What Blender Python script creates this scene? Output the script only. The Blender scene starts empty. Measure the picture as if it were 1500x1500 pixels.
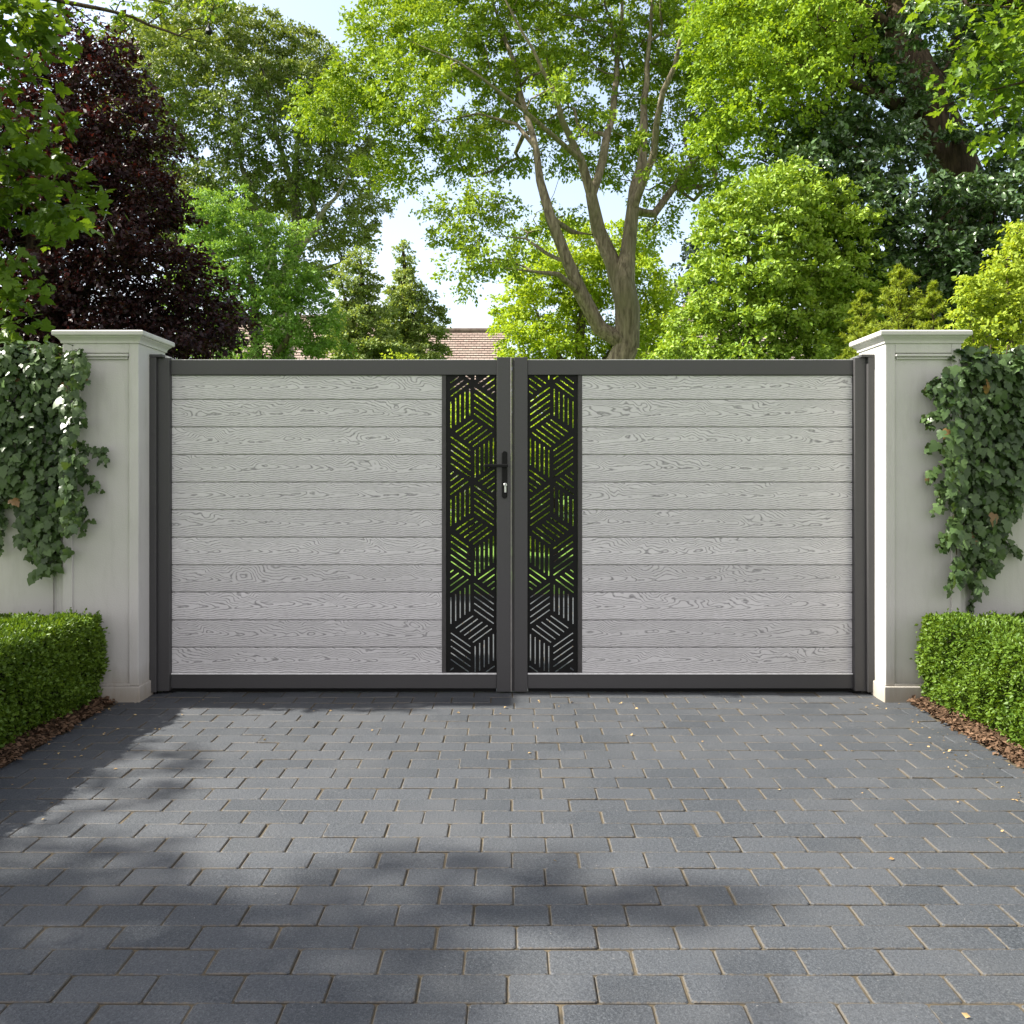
import bpy, bmesh, math, random
import numpy as np
from mathutils import Vector, Matrix

R = math.radians
rng = np.random.default_rng(11)
random.seed(5)
scene = bpy.context.scene
COL = scene.collection

# ------------------------------------------------------------------ measuring
F, CX, HZ, H = 1300.0, 750.0, 695.0, 1.22      # focal length (px of a 1500 px picture), centre, horizon, eye height


def at(px, py, Y):
    """a point of the photograph at distance Y -> world"""
    return np.array([(px - CX) * Y / F, Y, H + (HZ - py) * Y / F])


# ------------------------------------------------------------------ objects
def tag(o, label=None, cat=None, group=None, kind=None):
    if label: o['label'] = label
    if cat: o['category'] = cat
    if group: o['group'] = group
    if kind: o['kind'] = kind
    return o


def thing(name, loc, label, cat, group=None):
    o = bpy.data.objects.new(name, None)
    o.empty_display_size = 0.2
    COL.objects.link(o)
    o.location = loc
    return tag(o, label, cat, group)


def link(name, me, mat, parent=None):
    """world-space mesh -> object; when it has a parent its vertices are moved into the parent's frame"""
    o = bpy.data.objects.new(name, me)
    COL.objects.link(o)
    if mat is not None:
        me.materials.clear()
        me.materials.append(mat)
    if parent is not None:
        top = Vector((0, 0, 0))
        p = parent
        while p is not None:
            top += p.location
            p = p.parent
        me.transform(Matrix.Translation(-top))
        o.parent = parent
    return o


class MB:
    """collects bevelled boxes, prisms, tubes into one mesh (world coordinates)"""
    def __init__(self):
        self.bm = bmesh.new()

    def _merge(self, b):
        me = bpy.data.meshes.new('tmp')
        b.to_mesh(me)
        b.free()
        self.bm.from_mesh(me)
        bpy.data.meshes.remove(me)

    def box(self, x0, x1, y0, y1, z0, z1, bev=0.002, seg=1):
        b = bmesh.new()
        bmesh.ops.create_cube(b, size=1)
        for v in b.verts:
            v.co = ((x0 + x1) / 2 + v.co.x * (x1 - x0), (y0 + y1) / 2 + v.co.y * (y1 - y0), (z0 + z1) / 2 + v.co.z * (z1 - z0))
        if bev > 0:
            bmesh.ops.bevel(b, geom=list(b.edges), offset=bev, segments=seg, profile=0.6, affect='EDGES')
        self._merge(b)
        return self

    def poly(self, verts, faces):
        vs = [self.bm.verts.new(v) for v in verts]
        for f in faces:
            try:
                self.bm.faces.new([vs[i] for i in f])
            except ValueError:
                pass
        return self

    def lathe(self, prof, c, n=20, axis='z'):
        rings = []
        for r, h in prof:
            ring = []
            for k in range(n):
                a = 2 * math.pi * k / n
                if axis == 'z':
                    p = (c[0] + r * math.cos(a), c[1] + r * math.sin(a), c[2] + h)
                elif axis == 'y':
                    p = (c[0] + r * math.cos(a), c[1] + h, c[2] + r * math.sin(a))
                else:
                    p = (c[0] + h, c[1] + r * math.cos(a), c[2] + r * math.sin(a))
                ring.append(self.bm.verts.new(p))
            rings.append(ring)
        for a, b in zip(rings, rings[1:]):
            for k in range(n):
                self.bm.faces.new((a[k], a[(k + 1) % n], b[(k + 1) % n], b[k]))
        self.bm.faces.new(list(reversed(rings[0])))
        self.bm.faces.new(rings[-1])
        return self

    def build(self, name, mat, parent=None, smooth=False):
        bmesh.ops.recalc_face_normals(self.bm, faces=list(self.bm.faces))
        me = bpy.data.meshes.new(name)
        self.bm.to_mesh(me)
        self.bm.free()
        if smooth:
            me.polygons.foreach_set('use_smooth', [True] * len(me.polygons))
        return link(name, me, mat, parent)


def np_mesh(name, V, T, tint=None, smooth=False, uv=None):
    """V (n,3), T (m,k) faces of k corners; tint per face"""
    V = np.ascontiguousarray(V, dtype=np.float32)
    T = np.ascontiguousarray(T, dtype=np.int32)
    m, k = T.shape
    me = bpy.data.meshes.new(name)
    me.vertices.add(len(V))
    me.vertices.foreach_set('co', V.ravel())
    me.loops.add(m * k)
    me.loops.foreach_set('vertex_index', T.ravel())
    me.polygons.add(m)
    me.polygons.foreach_set('loop_start', np.arange(m, dtype=np.int32) * k)
    if smooth:
        me.polygons.foreach_set('use_smooth', np.ones(m, dtype=bool))
    if tint is not None:
        a = me.attributes.new('tint', 'FLOAT', 'FACE')
        a.data.foreach_set('value', np.ascontiguousarray(tint, dtype=np.float32))
    if uv is not None:
        l = me.uv_layers.new(name='UVMap')
        l.uv.foreach_set('vector', np.ascontiguousarray(uv, dtype=np.float32).ravel())
    me.update(calc_edges=True)
    return me


# ------------------------------------------------------------------ materials
class NT:
    def __init__(self, name):
        self.m = bpy.data.materials.new(name)
        self.m.use_nodes = True
        self.t = self.m.node_tree
        self.b = self.t.nodes['Principled BSDF']
        self.out = self.t.nodes['Material Output']

    def n(self, typ, **kw):
        x = self.t.nodes.new(typ)
        for k, v in kw.items():
            setattr(x, k, v)
        return x

    def l(self, a, b):
        self.t.links.new(a, b)

    def val(self, sock, v):
        if hasattr(v, 'node'):
            self.l(v, sock)
        else:
            sock.default_value = v

    def math(self, op, a, b=None, c=None, clamp=False):
        x = self.n('ShaderNodeMath', operation=op, use_clamp=clamp)
        self.val(x.inputs[0], a)
        if b is not None: self.val(x.inputs[1], b)
        if c is not None: self.val(x.inputs[2], c)
        return x.outputs[0]

    def mix(self, fac, a, b, blend='MIX'):
        x = self.n('ShaderNodeMix', data_type='RGBA', blend_type=blend)
        self.val(x.inputs['Factor'], fac)
        for s, v in ((x.inputs['A'], a), (x.inputs['B'], b)):
            pass
        self.val(x.inputs[6], a if hasattr(a, 'node') else (*a, 1.0))
        self.val(x.inputs[7], b if hasattr(b, 'node') else (*b, 1.0))
        return x.outputs[2]

    def noise(self, scale, detail=4, rough=0.55, vec=None, dist=0.0):
        x = self.n('ShaderNodeTexNoise')
        x.inputs['Scale'].default_value = scale
        x.inputs['Detail'].default_value = detail
        x.inputs['Roughness'].default_value = rough
        x.inputs['Distortion'].default_value = dist
        self.l(vec if vec is not None else self.coord('Object'), x.inputs['Vector'])
        return x.outputs['Fac']

    def ramp(self, fac, lo, hi):
        x = self.n('ShaderNodeMapRange')
        x.clamp = True
        self.val(x.inputs['Value'], fac)
        x.inputs['From Min'].default_value = lo
        x.inputs['From Max'].default_value = hi
        return x.outputs['Result']

    def coord(self, kind='Object', scale=None):
        c = self.n('ShaderNodeTexCoord').outputs[kind]
        if scale is None: return c
        mp = self.n('ShaderNodeMapping')
        mp.inputs['Scale'].default_value = scale
        self.l(c, mp.inputs['Vector'])
        return mp.outputs['Vector']

    def bump(self, h, strength=0.3, dist=0.01, normal=None):
        x = self.n('ShaderNodeBump')
        x.inputs['Strength'].default_value = strength
        x.inputs['Distance'].default_value = dist
        self.l(h, x.inputs['Height'])
        if normal is not None: self.l(normal, x.inputs['Normal'])
        return x.outputs['Normal']

    def set(self, color=None, rough=None, spec=None, metal=None, normal=None):
        b = self.b
        if color is not None: self.val(b.inputs['Base Color'], color if hasattr(color, 'node') else (*color, 1.0))
        if rough is not None: self.val(b.inputs['Roughness'], rough)
        if spec is not None: self.val(b.inputs['Specular IOR Level'], spec)
        if metal is not None: self.val(b.inputs['Metallic'], metal)
        if normal is not None: self.l(normal, b.inputs['Normal'])
        return self.m


def leaf_mat(name, c1, c2, trans=0.35, tcol=None, rough=0.55, spec=0.16, big=0.6, dead=None):
    """leaf colour varies from leaf to leaf (attribute tint) and slowly through the crown"""
    t = NT(name)
    a = t.n('ShaderNodeAttribute', attribute_name='tint').outputs['Fac']
    nz = t.ramp(t.noise(big, 2), 0.3, 0.7)
    f = t.math('ADD', t.math('MULTIPLY', a, 0.65), t.math('MULTIPLY', nz, 0.35))
    col = t.mix(f, c1, c2)
    if dead is not None:
        col = t.mix(t.math('MULTIPLY', t.math('GREATER_THAN', a, 0.985), 0.8), col, dead)
    t.set(col, rough, spec)
    tr = t.n('ShaderNodeBsdfTranslucent')
    tc = tcol or (1.3, 1.15, 0.4)
    t.l(t.mix(1.0, col, tc, 'MULTIPLY'), tr.inputs['Color'])
    mx = t.n('ShaderNodeMixShader')
    mx.inputs[0].default_value = trans
    t.l(t.b.outputs[0], mx.inputs[1])
    t.l(tr.outputs[0], mx.inputs[2])
    t.l(mx.outputs[0], t.out.inputs['Surface'])
    return t.m


def bark_mat(name, c1, c2, moss=None):
    t = NT(name)
    v = t.coord('Object', (9, 9, 1.6))
    n1 = t.noise(2.2, 6, 0.65, v, 0.6)
    n2 = t.noise(0.9, 3, 0.5, t.coord('Object'))
    col = t.mix(t.ramp(n1, 0.35, 0.65), c1, c2)
    if moss: col = t.mix(t.ramp(n2, 0.5, 0.7), col, moss)
    return t.set(col, 0.9, 0.15, normal=t.bump(n1, 0.9, 0.03))


def m_render():
    t = NT('painted render')
    n1 = t.noise(1.7, 5, 0.6)
    n2 = t.noise(170, 3, 0.6)
    n3 = t.noise(5.0, 6, 0.65, t.coord('Object', (3, 3, 0.5)))
    col = t.mix(t.ramp(n1, 0.3, 0.7), (0.46, 0.453, 0.43), (0.53, 0.523, 0.50))
    col = t.mix(t.math('MULTIPLY', t.ramp(n3, 0.52, 0.8), 0.35), col, (0.29, 0.285, 0.25))
    z = t.n('ShaderNodeSeparateXYZ')
    g = t.n('ShaderNodeNewGeometry')
    t.l(g.outputs['Position'], z.inputs[0])
    low = t.math('SUBTRACT', 1.0, t.ramp(t.math('ADD', z.outputs['Z'], t.math('MULTIPLY', n3, -0.14)), -0.05, 0.12))
    col = t.mix(t.math('MULTIPLY', low, 0.7), col, (0.25, 0.21, 0.15))
    return t.set(col, 0.85, 0.2, normal=t.bump(t.math('ADD', n2, t.math('MULTIPLY', n1, 0.6)), 0.35, 0.003))


def m_frame():
    t = NT('anthracite powder coat')
    n2 = t.noise(700, 2, 0.6)
    n1 = t.noise(2.5, 3)
    col = t.mix(t.ramp(n2, 0.3, 0.7), (0.040, 0.039, 0.040), (0.062, 0.061, 0.062))
    return t.set(col, t.math('ADD', 0.42, t.math('MULTIPLY', n1, 0.14)), 0.5, normal=t.bump(n2, 0.12, 0.001))


def m_plain(name, c, rough=0.5, spec=0.5, metal=0.0, var=0.15, sc=40):
    t = NT(name)
    n = t.noise(sc, 4)
    col = t.mix(t.ramp(n, 0.3, 0.7), tuple(x * (1 - var) for x in c), tuple(min(1, x * (1 + var)) for x in c))
    return t.set(col, rough, spec, metal)


def m_boards():
    """embossed composite boards: contour lines of a stretched field that folds along each board's middle"""
    t = NT('grey composite board')
    uv = t.n('ShaderNodeUVMap', uv_map='UVMap').outputs['UV']
    s = t.n('ShaderNodeSeparateXYZ')
    t.l(uv, s.inputs[0])
    u, v = s.outputs['X'], s.outputs['Y']          # u metres (shifted per board), v -1..1 across a board, +10*board
    c = t.n('ShaderNodeCombineXYZ')
    t.l(t.math('MULTIPLY', u, 4.2), c.inputs['X'])
    t.l(t.math('MULTIPLY', v, 1.1), c.inputs['Y'])
    na = t.noise(1.0, 2, 0.45, c.outputs[0], 0.5)
    c2 = t.n('ShaderNodeCombineXYZ')
    t.l(t.math('MULTIPLY', u, 14.0), c2.inputs['X'])
    t.l(t.math('MULTIPLY', v, 2.6), c2.inputs['Y'])
    nb = t.noise(1.0, 2, 0.5, c2.outputs[0], 0.4)
    vv = t.math('SUBTRACT', t.math('FRACT', v), 0.5)           # -0.5..0.5
    mid = t.math('ADD', vv, t.math('MULTIPLY', t.math('SUBTRACT', na, 0.5), 0.45))
    ridge = t.math('SQRT', t.math('ADD', t.math('MULTIPLY', mid, mid), 0.0025))
    # saw along the length, strongest near the middle line -> nested pointed arches
    f = t.math('ADD', t.math('MULTIPLY', ridge, 15.0), t.math('MULTIPLY', na, 7.0))
    f = t.math('ADD', f, t.math('MULTIPLY', nb, 1.8))
    f = t.math('ADD', f, t.math('MULTIPLY', u, 9.0))
    fr = t.math('FRACT', f)
    d = t.math('ABSOLUTE', t.math('SUBTRACT', fr, 0.5))        # 0 on the line
    line = t.math('SUBTRACT', 1.0, t.ramp(d, 0.06, 0.22))
    c3 = t.n('ShaderNodeCombineXYZ')
    t.l(t.math('MULTIPLY', u, 30.0), c3.inputs['X'])
    t.l(t.math('MULTIPLY', v, 22.0), c3.inputs['Y'])
    nc = t.noise(1.0, 3, 0.6, c3.outputs[0])
    brk = t.ramp(nc, 0.36, 0.58)
    line = t.math('MULTIPLY', line, t.math('ADD', 0.45, t.math('MULTIPLY', brk, 0.55)))
    fine = t.ramp(nc, 0.60, 0.72)
    k = t.math('MAXIMUM', line, t.math('MULTIPLY', fine, 0.4))
    tone = t.noise(3.0, 3, 0.5, uv)
    fl = t.math('FLOOR', t.math('DIVIDE', v, 7.0))
    cb = t.n('ShaderNodeCombineXYZ')
    t.l(t.math('MULTIPLY', fl, 3.37), cb.inputs['Y'])
    bt = t.ramp(t.noise(1.0, 0, 0.5, cb.outputs[0]), 0.25, 0.75)
    cs = t.n('ShaderNodeCombineXYZ')
    t.l(t.math('MULTIPLY', u, 22.0), cs.inputs['X'])
    t.l(t.math('MULTIPLY', v, 0.5), cs.inputs['Y'])
    streak = t.noise(1.0, 4, 0.6, cs.outputs[0])
    tone = t.math('ADD', t.math('MULTIPLY', tone, 0.45), t.math('ADD', t.math('MULTIPLY', bt, 0.35), t.math('MULTIPLY', streak, 0.2)))
    base = t.mix(t.ramp(tone, 0.3, 0.7), (0.52, 0.514, 0.514), (0.65, 0.643, 0.643))
    col = t.mix(t.math('MULTIPLY', k, 0.82), base, (0.16, 0.16, 0.16))
    nn = t.bump(t.math('SUBTRACT', 1.0, k), 0.5, 0.0015)
    return t.set(col, 0.62, 0.3, normal=nn)


def m_paver():
    t = NT('slate grey concrete paver')
    a = t.n('ShaderNodeAttribute', attribute_name='tint').outputs['Fac']
    col = t.mix(a, (0.025, 0.030, 0.036), (0.045, 0.050, 0.057))
    g = t.noise(230, 4, 0.75)
    col = t.mix(t.math('MULTIPLY', t.ramp(g, 0.5, 0.72), 0.7), col, (0.14, 0.148, 0.156))
    col = t.mix(t.math('MULTIPLY', t.ramp(g, 0.5, 0.28), 0.7), col, (0.018, 0.021, 0.025))
    g2 = t.noise(120, 3, 0.7)
    col = t.mix(t.math('MULTIPLY', t.ramp(g2, 0.48, 0.7), 0.5), col, (0.085, 0.094, 0.105))
    col = t.mix(t.math('MULTIPLY', t.ramp(g2, 0.48, 0.3), 0.5), col, (0.022, 0.025, 0.030))
    sp = t.noise(130, 2, 0.5)
    col = t.mix(t.ramp(sp, 0.74, 0.78), col, (0.28, 0.27, 0.245))
    b = t.noise(2.2, 5, 0.6)
    col = t.mix(t.math('MULTIPLY', t.ramp(b, 0.45, 0.75), 0.3), col, (0.095, 0.096, 0.096))
    # sand caught along the edges of each block
    s = t.n('ShaderNodeSeparateXYZ')
    t.l(t.n('ShaderNodeUVMap', uv_map='UVMap').outputs['UV'], s.inputs[0])
    dx = t.math('SUBTRACT', 0.1045, t.math('ABSOLUTE', s.outputs['X']))
    dy = t.math('SUBTRACT', 0.058, t.math('ABSOLUTE', s.outputs['Y']))
    e = t.math('MINIMUM', dx, dy)
    en = t.math('ADD', e, t.math('MULTIPLY', t.math('SUBTRACT', t.noise(55, 4, 0.7), 0.5), 0.016))
    col = t.mix(t.math('MULTIPLY', t.ramp(en, 0.005, 0.001), 0.6), col, (0.115, 0.094, 0.063))
    h = t.math('ADD', t.math('MULTIPLY', g, 0.6), t.noise(90, 4, 0.6))
    return t.set(col, t.math('ADD', 0.56, t.math('MULTIPLY', b, 0.2)), 0.45, normal=t.bump(h, 0.7, 0.004))


def m_ground(name, c1, c2, sc, c3=None, bump=0.6, dist=0.02):
    t = NT(name)
    n = t.noise(sc, 6, 0.7)
    n2 = t.noise(sc * 0.07, 3)
    col = t.mix(t.ramp(n, 0.3, 0.7), c1, c2)
    if c3: col = t.mix(t.ramp(n2, 0.4, 0.7), col, c3)
    return t.set(col, 0.92, 0.15, normal=t.bump(n, bump, dist))


def m_tiles(name, c1, c2):
    t = NT(name)
    br = t.n('ShaderNodeTexBrick')
    br.offset = 0.5
    t.l(t.n('ShaderNodeUVMap', uv_map='UVMap').outputs['UV'], br.inputs['Vector'])
    br.inputs['Scale'].default_value = 1.0
    br.inputs['Brick Width'].default_value = 0.2
    br.inputs['Row Height'].default_value = 0.14
    br.inputs['Mortar Size'].default_value = 0.012
    br.inputs['Color1'].default_value = (*c1, 1)
    br.inputs['Color2'].default_value = (*c2, 1)
    br.inputs['Mortar'].default_value = (c1[0] * .35, c1[1] * .35, c1[2] * .35, 1)
    n = t.noise(3.0, 5, 0.65)
    col = t.mix(t.math('MULTIPLY', t.ramp(n, 0.4, 0.75), 0.5), br.outputs['Color'], (0.30, 0.27, 0.22))
    return t.set(col, 0.85, 0.2, normal=t.bump(br.outputs['Fac'], -0.6, 0.03))


M = {}
M['render'] = m_render()
M['frame'] = m_frame()
M['boards'] = m_boards()
M['black'] = m_plain('satin black metal', (0.004, 0.004, 0.004), 0.5, 0.2)
M['silver'] = m_plain('brushed aluminium', (0.62, 0.62, 0.62), 0.32, 0.5, 0.75)
M['highlight'] = m_plain('pale highlight line', (0.74, 0.74, 0.73), 0.45, 0.5, 0.0)  # pale colour standing in for the highlight along the rails
M['strip'] = m_plain('grey rubber seal strip', (0.20, 0.19, 0.18), 0.55, 0.4)
M['brown_edge'] = m_plain('dark edge profile', (0.05, 0.047, 0.047), 0.5, 0.4)
M['paver'] = m_paver()
M['sand'] = m_ground('jointing sand', (0.065, 0.053, 0.036), (0.135, 0.110, 0.072), 240, (0.05, 0.043, 0.031), 0.6, 0.004)
M['lawn'] = m_ground('lawn turf', (0.07, 0.14, 0.02), (0.15, 0.26, 0.04), 60, (0.10, 0.19, 0.03))
M['mulch'] = m_ground('bark mulch soil', (0.03, 0.02, 0.012), (0.10, 0.06, 0.035), 90, (0.06, 0.035, 0.02))
M['chips'] = leaf_mat('bark chip', (0.045, 0.027, 0.016), (0.17, 0.105, 0.065), 0.0, None, 0.9, 0.1)
M['dry_leaf'] = leaf_mat('dry fallen leaf', (0.25, 0.15, 0.06), (0.50, 0.38, 0.20), 0.1, None, 0.8, 0.1)
M['bark_grey'] = bark_mat('grey brown bark', (0.06, 0.048, 0.034), (0.23, 0.19, 0.135), (0.09, 0.10, 0.04))
M['bark_syc'] = bark_mat('pale brown bark', (0.10, 0.08, 0.058), (0.34, 0.285, 0.21), (0.15, 0.145, 0.075))
M['bark_dark'] = bark_mat('dark bark', (0.025, 0.018, 0.013), (0.10, 0.07, 0.048))
M['bark_pale'] = bark_mat('pale bark', (0.10, 0.09, 0.075), (0.24, 0.22, 0.18))
M['tiles'] = m_tiles('brown roof tiles', (0.27, 0.195, 0.165), (0.34, 0.26, 0.22))
M['tiles_grey'] = m_tiles('weathered grey roof tiles', (0.20, 0.165, 0.15), (0.27, 0.225, 0.20))
M['cream'] = m_plain('cream house render', (0.70, 0.66, 0.58), 0.85, 0.2, 0, 0.06, 6)
M['brick'] = m_tiles('red brick', (0.28, 0.13, 0.08), (0.34, 0.17, 0.11))
M['window'] = m_plain('window glass', (0.03, 0.035, 0.04), 0.08, 0.6)
M['white'] = m_plain('white painted wood', (0.78, 0.78, 0.75), 0.5, 0.4, 0, 0.04)

# leaf colours
L = {}
L['syc'] = leaf_mat('sycamore leaf', (0.134, 0.236, 0.026), (0.291, 0.397, 0.042), 0.32)
L['far'] = leaf_mat('olive leaf', (0.094, 0.149, 0.036), (0.209, 0.270, 0.066), 0.30, None, 0.5, 0.35, 0.25)
L['copper'] = leaf_mat('copper beech leaf', (0.009, 0.005, 0.008), (0.045, 0.015, 0.015), 0.22, (2.2, 0.9, 0.6), 0.45, 0.3)
L['shrub'] = leaf_mat('fresh green leaf', (0.115, 0.240, 0.050), (0.245, 0.390, 0.095), 0.34)
L['conif'] = leaf_mat('pale conifer foliage', (0.112, 0.194, 0.051), (0.345, 0.419, 0.145), 0.30, None, 0.6, 0.25, 0.8)
L['lime'] = leaf_mat('lime leaf', (0.216, 0.345, 0.029), (0.396, 0.506, 0.046), 0.42)
L['rtree'] = leaf_mat('yellow green leaf', (0.134, 0.242, 0.022), (0.279, 0.406, 0.036), 0.34)
L['dark'] = leaf_mat('glossy evergreen leaf', (0.036, 0.078, 0.026), (0.111, 0.182, 0.068), 0.15, None, 0.28, 0.6)
L['rlime'] = leaf_mat('bright shrub leaf', (0.143, 0.257, 0.030), (0.311, 0.431, 0.054), 0.28, None, 0.45, 0.25)
L['young'] = leaf_mat('young conifer needle', (0.161, 0.240, 0.029), (0.364, 0.435, 0.058), 0.30, None, 0.6, 0.25, 2.0)
L['yellow'] = leaf_mat('golden shrub leaf', (0.225, 0.325, 0.035), (0.430, 0.520, 0.080), 0.42)
L['maple'] = leaf_mat('maple leaf', (0.072, 0.155, 0.018), (0.198, 0.305, 0.033), 0.45, None, 0.45, 0.22, 2.0)
L['maple_dark'] = leaf_mat('deep green maple leaf', (0.045, 0.090, 0.010), (0.130, 0.215, 0.022), 0.34, None, 0.45, 0.22, 2.0)
L['ivy'] = leaf_mat('ivy leaf', (0.012, 0.033, 0.009), (0.095, 0.155, 0.050), 0.18, None, 0.36, 0.32, 3.0, (0.20, 0.10, 0.04))
L['box'] = leaf_mat('box hedge leaf', (0.050, 0.110, 0.011), (0.145, 0.235, 0.025), 0.30, None, 0.45, 0.26, 4.0)
L['blue'] = leaf_mat('blue green conifer', (0.030, 0.055, 0.045), (0.075, 0.11, 0.085), 0.2)
M['hedge_core'] = m_plain('dark hedge core', (0.018, 0.020, 0.009), 0.95, 0.05, 0, 0.5, 60)

# ------------------------------------------------------------------ leaves
TPL = {}
TPL['diamond'] = (np.array([[0, 0, 0], [.45, -.30, .10], [1, 0, -.06], [.45, .30, .10]], float), np.array([[0, 1, 2], [0, 2, 3]]))
TPL['oval'] = (np.array([[0, 0, 0], [.28, -.26, .09], [.68, -.22, .06], [1, 0, -.10], [.68, .22, .06], [.28, .26, .09], [.5, 0, 0]], float),
               np.array([[0, 1, 6], [1, 2, 6], [2, 3, 6], [3, 4, 6], [4, 5, 6], [5, 0, 6]]))
TPL['needle'] = (np.array([[0, 0, 0], [.4, -.08, .03], [1, 0, 0], [.4, .08, .03]], float), np.array([[0, 1, 2], [0, 2, 3]]))


def fan(outline, centre):
    o = np.array(outline, float)
    V = np.vstack([o, centre])
    n = len(o)
    return V, np.array([[i, (i + 1) % n, n] for i in range(n)])


_mh = [(0, 0.0, 0), (-.03, .14, .03), (.0, .36, .02), (.16, .25, .05), (.22, .44, .0), (.40, .52, -.05), (.46, .34, .03), (.44, .22, .05), (.60, .26, .03), (.74, .20, 0), (.80, .10, 0), (1.0, 0, -.08)]
TPL['maple'] = fan([(x, y, z) for x, y, z in _mh] + [(x, -y, z) for x, y, z in _mh[-2:0:-1]], (.32, 0, -.03))
_iv = [(0, 0.0, 0), (-.10, .22, .02), (.02, .40, -.03), (.22, .46, -.05), (.38, .28, .03), (.55, .34, -.02), (.72, .20, 0), (1.0, 0, -.09)]
TPL['ivy'] = fan([(x, y, z) for x, y, z in _iv] + [(x, -y, z) for x, y, z in _iv[-2:0:-1]], (.30, 0, .035))


def unit(a):
    return a / np.maximum(np.linalg.norm(a, axis=-1, keepdims=True), 1e-9)


def leaves(P, A, N, S, kind):
    """P positions, A axes, N normals, S sizes -> V, T, tint"""
    tv, tf = TPL[kind]
    n, k = len(P), len(tv)
    A = unit(A)
    B = unit(np.cross(N, A))
    N = np.cross(A, B)
    S = np.asarray(S).reshape(-1, 1, 1)
    curl = rng.uniform(0.5, 1.8, (n, 1, 1))
    wid = rng.uniform(0.8, 1.2, (n, 1, 1))
    V = P[:, None, :] + S * (tv[None, :, 0:1] * A[:, None, :] + tv[None, :, 1:2] * wid * B[:, None, :] + tv[None, :, 2:3] * curl * N[:, None, :])
    T = (tf[None] + (np.arange(n) * k)[:, None, None]).reshape(-1, 3)
    tint = np.repeat(rng.random(n), len(tf))
    return V.reshape(-1, 3), T, tint


def leaf_obj(name, parts, mat, parent):
    Vs, Ts, ts, o = [], [], [], 0
    for V, T, t in parts:
        Vs.append(V); Ts.append(T + o); ts.append(t)
        o += len(V)
    return link(name, np_mesh(name, np.vstack(Vs), np.vstack(Ts), np.concatenate(ts)), mat, parent)


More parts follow.
